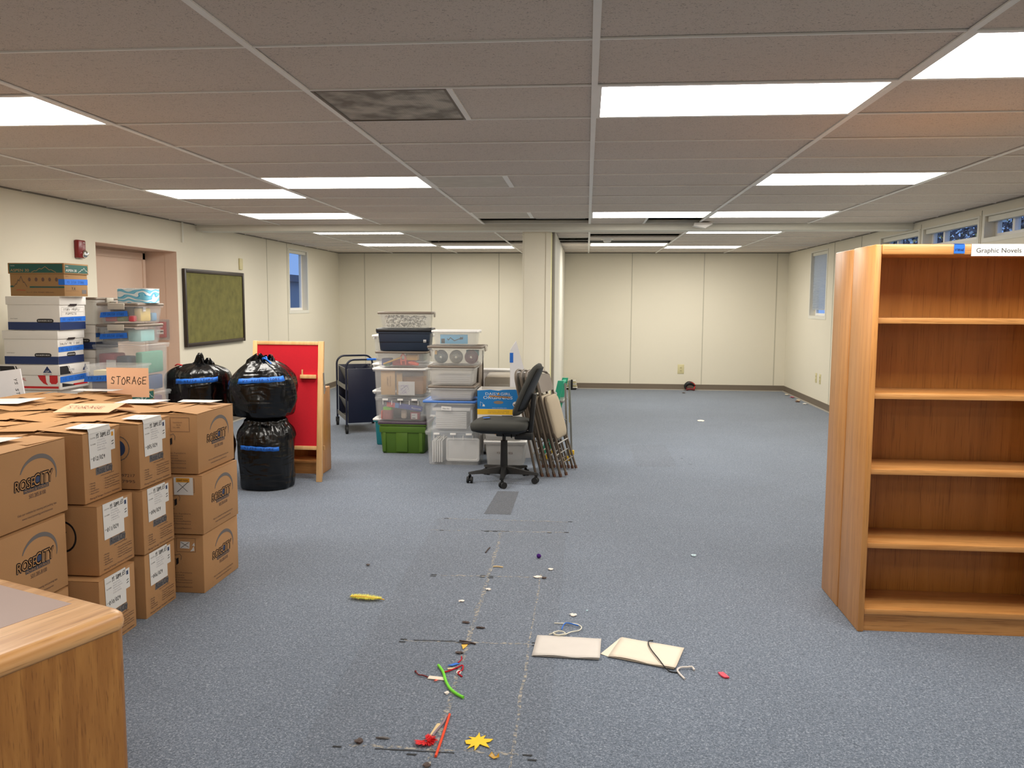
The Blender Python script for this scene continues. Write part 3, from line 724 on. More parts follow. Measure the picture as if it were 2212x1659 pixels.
        if num:
            p = F.rect
            F.poly('shipping_label', PAPER, [(W*.16, h*.47), (W*.72, h*.47), (W*.72, h*.985), (W*.14, h*.985)], 3)
            F.hand('handwriting', BLACKI, 'YS SUPPLIES', W*.34, h*.885, h*.06, W*.38, .0032, 4)
            F.text('label_print', INKG, 'COLLECTION', W*.18, h*.89, h*.018, W*.13, 4); F.text('label_print', INKG, 'CALL NUMBERS', W*.18, h*.80, h*.018, W*.14, 4); F.text('label_print', INKG, 'BOX', W*.18, h*.60, h*.02, None, 4)
            for k in range(5): F.text('label_print', PAPERG, ('SUMMER READING', 'CRAFTS', 'EXTRA SUPPLIES', 'PAPER', 'PAINT SETS')[(k+len(label)) % 5], W*.36, h*(.84-k*.035), h*.02, W*(.2+.03*(k % 3)), 4)
            F.hand('handwriting', BLACKI, num, W*.24, h*.575, h*.055, W*.32, .0032, 4)
            F.rect('side_sticker', PAPER, W*.72, h*.66, W*.84, h*.95, 2); F.rect('sticker_band', ORANGE if '12' in num else INKB, W*.745, h*.86, W*.80, h*.92, 3)
            F.line('sticker_mark#1', BLACKI, [(W*.75, h*.78), (W*.80, h*.79)], .004, 3); F.line('sticker_mark#2', BLACKI, [(W*.75, h*.74), (W*.80, h*.75)], .004, 3)
        F.done()
        if num and z > .6:
            G = Face(t, (w, -d, h+.012), (0, 1, 0), (-1, 0, 0)); G.poly('shipping_label', PAPER, [(W*.14, -.002), (W*.72, -.002), (W*.68, .13), (W*.18, .12)], 1); G.line('handwriting', BLACKI, [(W*.25, .05), (W*.4, .06), (W*.45, .045), (W*.6, .055)], .002, 2); G.done()
            bm = NB(); bm.faces.new([bm.verts.new(p) for p in ((w+.0045, -d+W*.14, h*.97), (w+.004, -d+W*.72, h*.97), (w-.003, -d+W*.72, h+.014), (w-.003, -d+W*.14, h+.014))]); obj('shipping_label', bm, PAPER, t, smooth=False)
        F = Face(t, (-w, -d, 0), (1, 0, 0), (0, 0, 1)); W = 2*w
        if order == 'address':
            F.poly('emblem', INKB, [(W*.76+.035*math.cos(a), h*.62+.04*math.sin(a)) for a in [k*PI/10 for k in range(20)]], 0)
            F.line('emblem', INKG, [(W*.76+.055*math.cos(a), h*.62+.06*math.sin(a)) for a in [k*PI/12-PI/2 for k in range(14)]], .004)
            F.text('address_print', INKT, 'PORTLAND OR  97217', W*.32, h*.19, h*.045, W*.62); F.text('address_print', INKT, '503 285-7995', W*.50, h*.10, h*.045, W*.44)
        else:
            F.line('emblem', INKG, [(W*.62+.06*math.cos(a), h*.55+.07*math.sin(a)) for a in [k*PI/30-PI/2 for k in range(34)]], .009); F.poly('emblem', BLACKI, [(W*.58, h*.5), (W*.66, h*.62), (W*.56, h*.62)], 1)
        F.done()
    if not top: pass
    return t

B1, B2, B3 = 0, .334, .668
# front column (right), three high
moving_box(-2.39, -2.075, 4.275, 4.725, B1, 'logo', 'moving box with a torn crossed-out sticker, bottom of the farthest front stack', sticker='torn')
moving_box(-2.385, -2.065, 4.265, 4.720, B2, 'logo', 'moving box with a crossed-out orange and white sticker, middle of its stack', sticker='cross')
moving_box(-2.40, -2.085, 4.270, 4.730, B3, 'logo', 'moving box on top of the stack right before the black bags, no sticker')
moving_box(-2.64, -2.195, 3.885, 4.19, B1, 'label', 'bottom moving box of the second stack, paper label ending 029 hung on its side', num='006/029')
moving_box(-2.64, -2.190, 3.880, 4.185, B2, 'label', 'middle moving box of the second stack, paper label 004/029 on its side', num='004/029')
moving_box(-2.645, -2.20, 3.885, 4.195, B3, 'label', 'top moving box of the second stack with printed postcode on its front', num='005/029', order='address')
moving_box(-2.64, -2.20, 3.50, 3.80, B1, 'label', 'lowest moving box of the third stack, large paper label 010/029', num='010/029')
moving_box(-2.67, -2.228, 3.555, 3.855, B2, 'label', 'middle moving box of the third stack, paper label 011/029', num='011/029')
moving_box(-2.735, -2.285, 3.56, 3.865, B3, 'label', 'top moving box of the third stack, paper label 012/029 with orange mark', num='012/029')
moving_box(-2.62, -2.30, 2.99, 3.43, B1, 'logo', 'bottom moving box of the nearest stack, mostly hidden by the desk')
moving_box(-2.625, -2.302, 3.00, 3.435, B2, 'logo', 'middle moving box of the nearest stack, logo just above the desk corner')
moving_box(-2.63, -2.31, 3.02, 3.47, B3, 'logo', 'top moving box of the nearest stack, logo facing right at the left edge of view')
# second and third columns behind: only their tops are in sight
BK = [(-2.75, -2.41, 4.27, 4.72, 'plain flap top of the moving box left of the farthest front stack'), (-3.10, -2.66, 3.88, 4.19, 'plain flap top of the moving box left of the one with the postcode'),
      (-3.20, -2.75, 3.555, 3.86, 'flap top of the moving box left of label 012/029'), (-2.97, -2.65, 3.02, 3.46, 'flap top of the moving box left of the nearest logo box'),
      (-3.12, -2.77, 4.27, 4.72, 'flap top of the moving box in front of the storage paper sign'), (-3.50, -3.14, 4.27, 4.72, 'flap top of the moving box at the left edge of view'),
      (-3.26, -2.915, 4.75, 5.09, 'farthest moving box with one raised flap under the storage sign'), (-3.62, -3.28, 4.75, 5.09, 'farthest moving box beside the leaning white board')]
for q, (a, b, c, e, lb) in enumerate(BK):
    for lv, z in enumerate((B1, B2)):
        moving_box(a, b, c, e, z, 'plain', 'plain moving box buried in the lower layers of the box pile', 'buried moving boxes', top=False)
    moving_box(a, b, c, e, B3, 'plain', lb, lift=.012 if q == 6 else .003)
def paper(name, label, cat, m, pts, parent=None, th=.0012, grp=None):
    bm = NB(); prism(bm, pts, (0, 0, th)); o = obj(name, bm, m, parent, smooth=False)
    if parent is None: tag(o, label, cat, grp)
    return o
ZT = 1.019
paper('paper_label', 'white paper label on top of the far moving box behind the front stack', 'label', PAPER, [(-2.69, 4.5, ZT), (-2.47, 4.52, ZT), (-2.45, 4.69, ZT), (-2.70, 4.68, ZT)])
paper('paper_label', 'white paper label lying on the box just before the black bags', 'label', PAPER, [(-2.36, 4.60, ZT), (-2.16, 4.60, ZT), (-2.14, 4.71, ZT), (-2.38, 4.71, ZT)])
paper('paper_label', 'white paper label on the nearest box top at the left edge of view', 'label', PAPER, [(-2.58, 3.10, ZT), (-2.42, 3.12, ZT), (-2.40, 3.32, ZT), (-2.60, 3.30, ZT)])
paper('paper_label', 'white paper label on the farthest box before the stacked white boxes', 'label', PAPER, [(-3.24, 4.95, 1.034), (-2.97, 4.96, 1.034), (-2.96, 5.07, 1.034), (-3.25, 5.06, 1.034)])
paper('paper_label', 'crumpled white paper label on the box top at far left', 'label', PAPER, [(-3.49, 4.34, ZT), (-3.20, 4.40, ZT), (-3.18, 4.62, ZT+.01), (-3.3, 4.66, ZT), (-3.49, 4.6, ZT)])
t = thing('folded_sign', 'folded salmon paper sign lying tented on the box tops', 'sign', (-2.62, 4.20, 1.019), .1)
bm = NB(); a = [(-.17, -.10, 0), (.13, -.12, .002), (.16, .02, .035), (-.14, .03, .03)]; prism(bm, a, (0, 0, .0012)); obj('front_half', bm, SALMON, t, smooth=False)
bm = NB(); prism(bm, [(-.14, .03, .0305), (.16, .02, .0355), (.17, .10, .002), (-.12, .12, .002)], (0, 0, .0012)); obj('back_half', bm, SALMON, t, smooth=False)
f = Face(t, (-.17, -.10, .004), (1, -.05, 0), (0, 1, .27)); f.hand('handwriting', INKT, 'STORAGE', .05, .05, .035, .2, .003, 0); f.done()
t = thing('storage_sign', 'upright salmon paper sign handwritten STORAGE behind the moving boxes', 'sign', (-2.955, 5.115, .98))
bm = NB(); box(bm, -.142, .142, -.001, .001, 0, .19); obj('sheet', bm, SALMON, t, smooth=False)
f = Face(t, (-.142, -.001, 0), (1, 0, 0), (0, 0, 1)); f.hand('handwriting', BLACKI, 'STORAGE', .028, .085, .048, .25, .0042, 0); f.done()

# ------------------------------------------------------------------ left stack: file boxes
def file_box(x0, x1, y0, y1, z, h, label, kind='bankers', txt=None, tape=None, lidh=.065, rot=0, group='white file storage boxes'):
    w, d = (x1-x0)/2, (y1-y0)/2; cx, cy = (x0+x1)/2, (y0+y1)/2
    base, lid = {'bankers': (CWHITE, CWHITE), 'aspen': (KRAFTD, KRAFTD), 'universal': (CWHITE, CWHITE), 'plain': (CWHITE, CWHITE)}[kind]
    t = thing('file_box', label, 'box', (cx, cy, z), rot, group); e = .008
    bm = NB(); box(bm, -w+e, w-e, -d+e, d-e, 0, h-.012, bev=.002); obj('body', bm, base, t)
    bm = NB(); box(bm, -w, w, -d, d, h-lidh, h-.001, bev=.003); obj('lid', bm, lid, t)
    A = Face(t, (-w+e, -d+e, 0), (1, 0, 0), (0, 0, 1)); W = 2*(w-e)           # long front
    R = Face(t, (w-e, -d+e, 0), (0, 1, 0), (0, 0, 1)); V = 2*(d-e)            # short right side
    LA = Face(t, (-w, -d, 0), (1, 0, 0), (0, 0, 1)); LR = Face(t, (w, -d, 0), (0, 1, 0), (0, 0, 1))
    if kind == 'bankers':
        A.rect('printed_band', NAVYP, 0, .002, W, .062, 0); R.rect('printed_band', NAVYP, 0, .002, V, .062, 0)
        def badge(F, cx_, s_):
            F.poly('badge', BLACKI, [(cx_+s_*math.copysign(abs(math.cos(a))**.35, math.cos(a)), .072+.016*math.sin(a)*(1+.25*math.cos(a)**2)) for a in [k*PI/12 for k in range(24)]], 1)
            F.text('lettering', PAPER, 'BANKERS BOX', cx_-s_*.82, .067, .011, s_*1.64, 2)
        badge(A, W*.72, .068)
        if txt != 'STORY': badge(R, V*.5, .055)
        A.text('fine_print', INKG, 'R-KIVE BASIC', W*.05, .085, .006, W*.14)
        R.poly('hand_hole', HOLE, [(V*.36, h-lidh-.008), (V*.62, h-lidh-.008), (V*.66, h-lidh+.006), (V*.38, h-lidh+.006)], 8)
        LR.poly('hand_hole', HOLE, [(V*.37, h-lidh-.008), (V*.64, h-lidh-.008), (V*.68, h-lidh+.008), (V*.39, h-lidh+.008)], 0)
        R.line('write_on_lines', INKG, [(V*.08, .175), (V*.95, .175)], .0012, 0); R.line('write_on_lines', INKG, [(V*.08, .14), (V*.95, .14)], .0012, 0); R.line('write_on_lines', INKG, [(V*.08, .108), (V*.08, .175)], .0012, 0); R.line('write_on_lines', INKG, [(V*.95, .1), (V*.95, .18)], .0012, 0)
        if txt == 'STORY': R.hand('handwriting', INKG, 'STORY PROPS/', V*.15, .150, .016, V*.66, .0022, 1); R.hand('handwriting', INKG, 'PUPPETS', V*.24, .118, .016, V*.42, .0022, 1)
        elif txt: R.hand('handwriting', INKG, txt, V*.1, .150, .016, V*.76, .0022, 1)
    if kind == 'aspen':
        LA.rect('printed_band', GREENP, .012, h-lidh+.008, 2*w-.012, h-.008, 0); LR.rect('printed_band', GREENP, .012, h-lidh+.010, 2*d-.012, h-.012, 0)
        LA.text('lettering', PAPERG, 'boise', .025, h-.026, .011, None, 1); LA.text('lettering', KRAFT2, 'ASPEN 30', .02, h-lidh+.016, .021, .15, 1)
        LR.text('lettering', CWHITE, 'boise', .02, h-.03, .011, None, 1); LR.text('lettering', CWHITE, 'ASPEN 30', .02, h-lidh+.018, .019, .135, 1)
        M_ = [(0, 0), (.02, .016), (.028, .012), (.05, .038), (.062, .03), (.085, .056), (.11, .022), (.12, .026), (.15, 0)]
        LA.line('mountain_print', KRAFT2, [(.19+x*1.3, h-lidh+.012+y*.75) for x, y in M_], .003, 1); LR.line('mountain_print', CWHITE, [(.175+x*.9, h-lidh+.013+y*.7) for x, y in M_], .003, 1)
        A.line('mountain_print', INK, [(.03+x*.7, .07+y*1.4) for x, y in M_], .003, 0); A.rect('printed_band', GREENP, W*.36, .062, W, .074, 0); A.rect('printed_band', GREENP, 0, .066, W*.06, .078, 0)
        A.text('fine_print', INKT, 'MULTIPURPOSE RECYCLED PAPER', W*.45, .064, .007, W*.45, 1); A.line('handwriting', REDP, [(.05, .045), (.07, .047), (.09, .044), (.12, .043)], .003, 1)
        for k in range(5): A.poly('eco_icon#%d' % k, INKT, [(W*(.36+k*.125)+.012*math.cos(a), .125+.016*math.sin(a)) for a in [j*PI/(3+k % 3) for j in range(6+2*(k % 3))]], 0)
        A.text('fine_print', INKT, '8.5 x 11   20 lb   92 bright   5000 sheets', W*.3, .025, .008, W*.5)
        R.hand('handwriting', BLACKI, 'YA', V*.3, .045, .025, V*.18, .003, 1); R.line('write_on_lines', INKT, [(V*.05, .04), (V*.6, .04)], .001); R.rect('barcode', INKG, V*.74, .02, V*.94, .05, 0)
        R.text('fine_print', INKT, 'ASPEN 30', V*.06, .147, .006, None)
    if kind == 'universal':
        LA.poly('printed_band', BLACKI, [(.005, h-.01), (.118, h-.01), (.145, h-lidh+.004), (.005, h-lidh+.004)], 0); LA.poly('printed_band', BLACKI, [(.128, h-.01), (.138, h-.01), (.166, h-lidh+.004), (.154, h-lidh+.004)], 0)
        LR.poly('printed_band', BLACKI, [(.005, h-.01), (.10, h-.01), (.14, h-lidh+.004), (.005, h-lidh+.004)], 0); LR.poly('printed_band', BLACKI, [(.11, h-.01), (.116, h-.01), (.156, h-lidh+.004), (.15, h-lidh+.004)], 0)
        for F, x in ((LA, 2*w*.80), (LR, 2*d*.84)):
            F.poly('emblem', NAVYP, [(x-.036, h-lidh+.02), (x+.036, h-lidh+.02), (x, h-.008)], 1); F.text('emblem_letters', PAPER, 'GP', x-.015, h-lidh+.024, .013, .03, 2); F.text('lettering', INK, 'Georgia-Pacific', x-.034, h-lidh+.006, .007, .07, 2)
        LR.rect('paper_tag', PAPER, .115, h-lidh+.025, .19, h-lidh+.048, 2); LR.hand('handwriting', INKG, 'GLITTER', .122, h-lidh+.03, .012, .06, .0016, 3)
        A.rect('printed_band', REDP, .01, .01, W-.01, .027, 0); A.text('lettering', REDP, 'NiVERSAL', .075, .068, .026, .125, 1)
        A.poly('emblem', BLACKI, [(.052+.018*math.cos(a), .085+.018*math.sin(a)) for a in [k*PI/8 for k in range(16)]], 1); A.rect('emblem_cut', CWHITE, .048, .064, .056, .084, 2)
        A.poly('big_letter', REDP, [(W*.62, .118), (W*.76, .118), (W*.77, .06), (W*.80, .035), (W*.72, .05), (W*.66, .08)], 1); A.poly('big_letter', REDP, [(W*.83, .118), (W*.97, .118), (W*.97, .06), (W*.94, .045), (W*.86, .045), (W*.83, .06)], 1)
        R.rect('printed_band', REDP, V*.45, .02, V*.95, .035, 1); R.poly('printed_band', BLACKI, [(V*.08, .02), (V*.5, .02), (V*.5, .025), (V*.08, .05)], 1)
    if tape:
        y0, y1, s_, x0_ = tape
        R.poly('tape', TAPE, [(x0_, y0), (V, y0+.004), (V, y1+.004), (x0_, y1)], 6); R.hand('tape_writing', TAPED, s_, V*.1, y0+(y1-y0)*.3, (y1-y0)*.4, V*.75, .002, 7)
        if kind == 'aspen': A.rect('tape', TAPE, W-.045, y0, W+.003, y1, 6)
    for F in (A, R, LA, LR): F.done()
    return t
file_box(-4.385, -3.935, 6.0, 6.31, 1.632, .25, 'brown copy paper box with green lid, topmost on the left stack', 'aspen', tape=(.085, .128, 'YS 2/50 STORE', 0), lidh=.082)
file_box(-4.42, -3.985, 6.0, 6.34, 1.372, .258, 'white file box handwritten STORY PROPS PUPPETS with blue tape', 'bankers', 'STORY', (.062, .10, 'YS 19/50 STORE', .002))
file_box(-4.455, -4.005, 5.99, 6.33, 1.110, .26, "white file box handwritten VALENTINE'S DAY with blue tape", 'bankers', "VALENTINE'S DAY", (.095, .135, 'YS 18/50 STORE', .004))
file_box(-4.475, -3.99, 5.97, 6.36, .918, .19, 'white and red copy paper box with black corner print, under the two file boxes', 'universal', tape=(.055, .10, 'YS 50 STORE', .006), lidh=.078)
file_box(-4.44, -4.035, 6.0, 6.33, .65, .266, 'plain white file box lowest in sight under the red and white box', 'plain')
for z in (.0, .325): file_box(-4.44, -4.04, 6.0, 6.33, z, .324, 'plain white storage box buried at the bottom of the left stack', 'plain', group='buried file boxes')
# stack behind it, only the right sides show
file_box(-4.42, -3.99, 6.46, 6.80, 1.20, .20, 'white file box with blue tape half hidden behind the puppets box', 'bankers', None, (.10, .15, 'STORE', .004))
file_box(-4.42, -4.0, 6.46, 6.80, .93, .265, 'white file box with hand hole half hidden behind the valentine box', 'bankers')
file_box(-4.42, -4.0, 6.46, 6.80, .0, .46, 'white box buried low behind the left stack', 'plain', group='buried file boxes')
file_box(-4.42, -4.0, 6.46, 6.80, .46, .465, 'white box buried low behind the left stack', 'plain', group='buried file boxes')
file_box(-4.62, -4.50, 5.7, 6.0, .60, .52, 'grey-white box cut off by the left edge behind the leaning board', 'plain'); file_box(-4.62, -4.50, 5.7, 6.0, 0, .598, 'plain box under the cut off box at far left', 'plain', group='buried file boxes')
t = thing('poster_board', 'narrow white leaning board with handwriting down it at the left edge', 'board', (-3.50, 5.13, .0), .1, rot=(0, -.13, .1))
bm = NB(); box(bm, -.42, -.04, 0, .012, 0, 1.17); obj('sheet', bm, FOAM, t, smooth=False)
f = Face(t, (-.06, 0, 1.12), (0, 0, -1), (1, 0, 0)); f.hand('handwriting', BLACKI, 'YS STORAGE', .01, -.03, .02, .22, .003, 0); f.done()

# ------------------------------------------------------------------ plastic bins
def bin_(w, d, h, x, y, z, label, body, lid=None, rot=0, lidh=.022, latch=None, taper=.9, group='storage bins', ribs=False, grips=None, cat='bin', nolid=False, r=.03, lw=1.0, name='storage_bin'):
    t = thing(name, label, cat, (x, y, z), rot, group); w /= 2; d /= 2; hb = h-(0 if nolid else lidh)
    bw, bd = w*.95, d*.95; th = .004
    bm = NB()
    L = [rr(bw*taper, bd*taper, r, .001), rr(bw*taper+.006, bd*taper+.006, r, .012), rr(bw*.985, bd*.985, r, hb-.03), rr(bw*.985, bd*.985, r, hb-.018), rr(w, d, r, hb-.014), rr(w, d, r, hb-.002),
         rr(bw*.985-th, bd*.985-th, r, hb-.002), rr(bw*taper, bd*taper, r, .014), rr(bw*taper-.01, bd*taper-.01, r, .006)]
    loft(bm, L); obj('body', bm, body, t, ang=50)
    if not nolid:
        bm = NB(); W, D = w*lw, d*lw
        loft(bm, [rr(W, D, r, hb-.001), rr(W+.004, D+.004, r, hb+.003), rr(W+.004, D+.004, r, hb+lidh-.006), rr(W, D, r, hb+lidh-.001), rr(W-.018, D-.018, r, hb+lidh-.001), rr(W-.024, D-.024, r, hb+lidh-.008)])
        obj('lid', bm, lid or body, t, ang=50)
    if ribs:
        bm = NB()
        for k in range(-2, 3): box(bm, k*w*.34-.003, k*w*.34+.003, -bd*.985-.006, -bd*.975, hb-.06, hb-.016)
        obj('rim_ribs', bm, PLW, t, smooth=False)
    if latch:
        m_, sides = latch
        for s_ in sides:
            if s_ == 'front3':
                for k in (-.58, 0, .55):
                    bm = NB(); box(bm, w*k-.03, w*k+.03, -d-.012, -d-.003, hb-.014, hb+.006, bev=.003); obj('latch', bm, m_, t)
            if s_ in 'LR':
                q = -1 if s_ == 'L' else 1; bm = NB(); x0, x1 = sorted((q*(w+.004), q*(w+.018))); box(bm, x0, x1, -.05, .05, hb-.035, hb+lidh*.8, bev=.005); obj('latch', bm, m_, t)
            if s_ == 'F':
                bm = NB(); box(bm, -.07, .07, -d-.016, -d-.004, hb-.03, hb+lidh*.9, bev=.005); obj('latch', bm, m_, t)
    t['hb'] = 0; del t['hb']
    return t
def frontface(t, w, d, h, off=.004): return Face(t, (-w/2, -d/2*.955-off, 0), (1, 0, 0), (0, 0, 1))
def put(name, label, cat, m, b, bev=.003, rot=None, loc=None, grp=None):
    """one free-standing item built round its own centre"""
    cx, cy, cz = (b[0]+b[1])/2, (b[2]+b[3])/2, b[4]
    bm = NB(); box(bm, b[0]-cx, b[1]-cx, b[2]-cy, b[3]-cy, 0, b[5]-cz, bev=bev); o = obj(name, bm, m); o.location = (cx, cy, cz)
    if rot: o.rotation_euler = rot
    return tag(o, label, cat, grp)
def cm(name, c, **k): return mat(name, c, k.pop('rough', .6), **k)
# stack A
bin_(.46, .34, .225, -4.20, 6.63, 1.401, 'clear bin with grey lid and blue tape peeking out behind the topmost left box', PLASTICM, PLG, latch=(PLGL, ['R']))
g = bin_(.53, .42, .345, -1.918, 8.74, 0, 'green tote with a purple grey lid at the bottom of the left bin stack', PLGREEN, PLPUR, lidh=.03, taper=.88)
bm = NB(); w, d = .53/2*.95, .42/2*.95
for a, b in ((-.92, -.76), (-.30, .22), (.74, .90)): box(bm, w*a*.94, w*b*.94, -d-.001, -d*.86, .02, .235, bev=.004)
box(bm, -w*.985, w*.985, -d-.006, -d*.9, .225, .29, bev=.004); obj('raised_panels', bm, PLGREEN, g)
bin_(.55, .42, .257, -1.935, 8.73, .346, 'clear bin with a blue foil box and a jar inside, on the green tote', PLASTIC, PLASTIC, latch=(PLW, ['front3']), ribs=True, taper=.92)
bin_(.565, .42, .305, -1.95, 8.73, .604, 'tall clear bin holding cardboard and paper, third up in the left bin stack', PLASTIC, PLW, taper=.93)
bin_(.55, .40, .175, -1.932, 8.73, .910, 'clear bin of orange and yellow toys with a taupe lid', PLASTIC, PLG, latch=(PLGL, ['R']), taper=.9, rot=.02)
n_ = bin_(.585, .40, .235, -1.915, 8.74, 1.086, 'navy blue tote second from the top of the left bin stack', PLNAVY, PLBLK, lidh=.035, taper=.9, rot=.10)
bm = NB(); box(bm, -.27, .27, -.1925, -.18, .095, .098); obj('ridge', bm, PLBLK, n_, smooth=False)
f = Face(n_, (.2, -.187, .09), (1, 0, 0), (0, 0, 1)); f.rect('price_tag', PAPER, 0, 0, .03, .03, 1); f.text('price_print', BLACKI, '24', .004, .008, .012, None, 2); f.done()
bin_(.57, .40, .172, -1.905, 8.74, 1.322, 'clear bin of white foam packing pieces topmost on the left bin stack', PLASTIC, PLG, latch=(PLGL, ['R']), taper=.88, rot=.10)
# contents A
bm = NB()
for k in range(420):
    x, y, z = random.uniform(-.21, .20), random.uniform(-.155, .0 if k < 300 else .13), random.uniform(.004, .112); a = Vector((random.uniform(-1, 1), random.uniform(-1, 1), random.uniform(-.6, .6))).normalized()*.014
    p = Vector((x, y, z+.012)); tube(bm, [p-a, p-a*.8, p+a*.8, p+a], [.004, .0075, .0075, .004], 6)
o = obj('packing_peanuts', bm, cm('foam peanut', (250, 246, 232))); o.location = (-1.905, 8.74, 1.324); o.rotation_euler = (0, 0, .1); tag(o, 'white foam packing pieces filling the top clear bin', 'packing peanuts', kind='stuff')
def tubeitem(name, label, cat, m, pts, r, seg=8, loc=None, grp=None, smoothp=False, flat=None):
    c = Vector(pts[0]); q = [Vector(p)-c for p in pts]
    if smoothp: q = smooth_path(q, 5)
    bm = NB(); tube(bm, q, r, seg)
    if flat: bmesh.ops.scale(bm, vec=(1, 1, flat), verts=bm.verts)
    o = obj(name, bm, m); o.location = c; return tag(o, label, cat, grp)
ORG = cm('orange toy plastic', (236, 92, 60), rough=.4); YEL = cm('yellow toy plastic', (226, 176, 60), rough=.5)
tubeitem('toy_stick', 'long yellow stick lying in the toy bin', 'toy', YEL, [(-2.13, 8.59, .945), (-1.93, 8.59, 1.02)], .009)
tubeitem('toy_tool', 'fat orange handle lying in the toy bin', 'toy', ORG, [(-1.86, 8.58, .965), (-1.83, 8.58, .962), (-1.78, 8.58, .95), (-1.75, 8.58, .945)], [.008, .018, .018, .014], 10)
t = thing('toy_scissors', 'orange looped toy standing upright in the toy bin', 'toy', (-1.91, 8.59, .932)); bm = NB(); tube(bm, smooth_path([(-.025, 0, .01), (-.03, 0, .08), (-.01, 0, .12), (.015, 0, .09), (.02, 0, .01)], 5), .008); obj('loop', bm, ORG, t); bm = NB(); tube(bm, [(-.03, .004, .05), (.03, .004, .06)], .007); obj('bar', bm, ORG, t)
put('toy_sponge', 'yellow textured block in the toy bin', 'toy', YEL, (-1.89, -1.77, 8.60, 8.72, .985, 1.045), .01)
put('toy_block', 'red box at the back of the toy bin', 'toy', REDP, (-2.05, -1.83, 8.66, 8.84, .926, .985), .006)
put('toy_block', 'blue box at the left of the toy bin', 'toy', cm('blue toy', (56, 80, 150)), (-2.16, -2.07, 8.64, 8.78, .926, 1.0), .006)
put('toy_block', 'green block at the bottom of the toy bin', 'toy', cm('green toy', (70, 110, 70)), (-2.12, -2.06, 8.575, 8.62, .926, .945), .006)
CB = cm('tan board', (206, 172, 124), var=(3, .05))
c_ = put('cardboard_sheet', 'tall tan cardboard lettered sideways inside the tall clear bin', 'cardboard', CB, (-2.15, -2.0, 8.56, 8.575, .622, .875), .001)
f = Face(c_, (-.04, -.0085, .22), (0, 0, -1), (1, 0, 0)); f.text('lettering', INKT, 'LIBRARY', .03, .03, .016, .10, 0); f.text('lettering', INKT, 'PRODUCTS', .02, .06, .013, .11, 0); f.done()
put('cardboard_sheet', 'second tan cardboard leaning inside the tall clear bin', 'cardboard', CB, (-1.99, -1.93, 8.59, 8.62, .622, .85), .001)
p_ = put('drawing', 'white paper with a purple scribble against the front of the tall clear bin', 'paper', PAPER, (-1.965, -1.79, 8.56, 8.563, .622, .765), .0)
f = Face(p_, (-.0875, -.0018, 0), (1, 0, 0), (0, 0, 1)); pts = [(.06+.045*math.sin(k*1.7)+.02*math.sin(k*.5), .06+.05*math.cos(k*1.3)) for k in range(26)]; f.line('scribble', cm('purple pencil', (150, 140, 186)), pts, .0016, 0); f.done()
t = thing('craft_box', 'brown craft box at the back of the tall clear bin', 'box', (-1.84, 8.75, .622)); bm = NB(); box(bm, -.12, .12, -.09, .09, 0, .18, bev=.002); obj('body', bm, KRAFT, t); bm = NB(); box(bm, -.121, .121, -.091, .091, .14, .181, bev=.002); obj('lid', bm, KRAFT2, t)
t = thing('foil_box', 'blue foil roll box lying tilted inside the second bin of the left stack', 'box', (-1.90, 8.57, .50), 0, rot=(0, .13, 0)); bm = NB(); box(bm, -.19, .19, -.02, .02, -.025, .025, bev=.001); obj('carton', bm, cm('blue carton', (36, 56, 150)), t)
f = Face(t, (-.19, -.02, -.025), (1, 0, 0), (0, 0, 1)); f.rect('red_end', cm('pink red end', (206, 90, 90)), 0, .001, .09, .049, 0); f.rect('mid_band', cm('sky end', (70, 130, 190)), .09, .001, .13, .049, 0); f.text('lettering', PAPER, 'Reynolds', .27, .014, .022, .10, 1); f.done()
t = thing('bead_jar', 'jar of coloured beads with a lime green lid in the second bin', 'jar', (-2.085, 8.60, .362)); bm = NB(); loft(bm, [rr(.052, .045, .03, 0), rr(.055, .048, .03, .1)]); obj('jar', bm, cm('coloured beads', (168, 108, 104), var=(140, .6)), t); bm = NB(); loft(bm, [rr(.05, .045, .03, .1), rr(.05, .045, .03, .125)]); obj('lid', bm, cm('lime lid', (130, 200, 50)), t)
put('orange_packet', 'orange packet at the left of the second bin', 'packet', ORG, (-2.155, -2.142, 8.57, 8.66, .362, .45), .003)
b_ = put('bead_packet', 'red patterned packet with a white price label in the second bin', 'packet', cm('red pattern', (150, 50, 60), var=(120, .5)), (-1.84, -1.74, 8.57, 8.62, .362, .44), .002)
f = Face(b_, (-.04, -.025, 0), (1, 0, 0), (0, 0, 1)); f.rect('label', PAPER, 0, .005, .065, .065, 0); f.text('label_print', BLACKI, '$2.00', .01, .04, .01, None, 1); f.rect('barcode', BLACKI, .01, .012, .045, .02, 1); f.done()
put('grey_bag', 'dark grey bag bulging at the back of the second bin', 'bag', cm('grey bag', (84, 88, 90)), (-2.08, -1.77, 8.68, 8.86, .362, .53), .04)
put('craft_bottle', 'pale bottle with green print in the second bin', 'bottle', cm('pale craft', (196, 180, 160), var=(20, .2)), (-1.95, -1.89, 8.60, 8.65, .362, .46), .02)
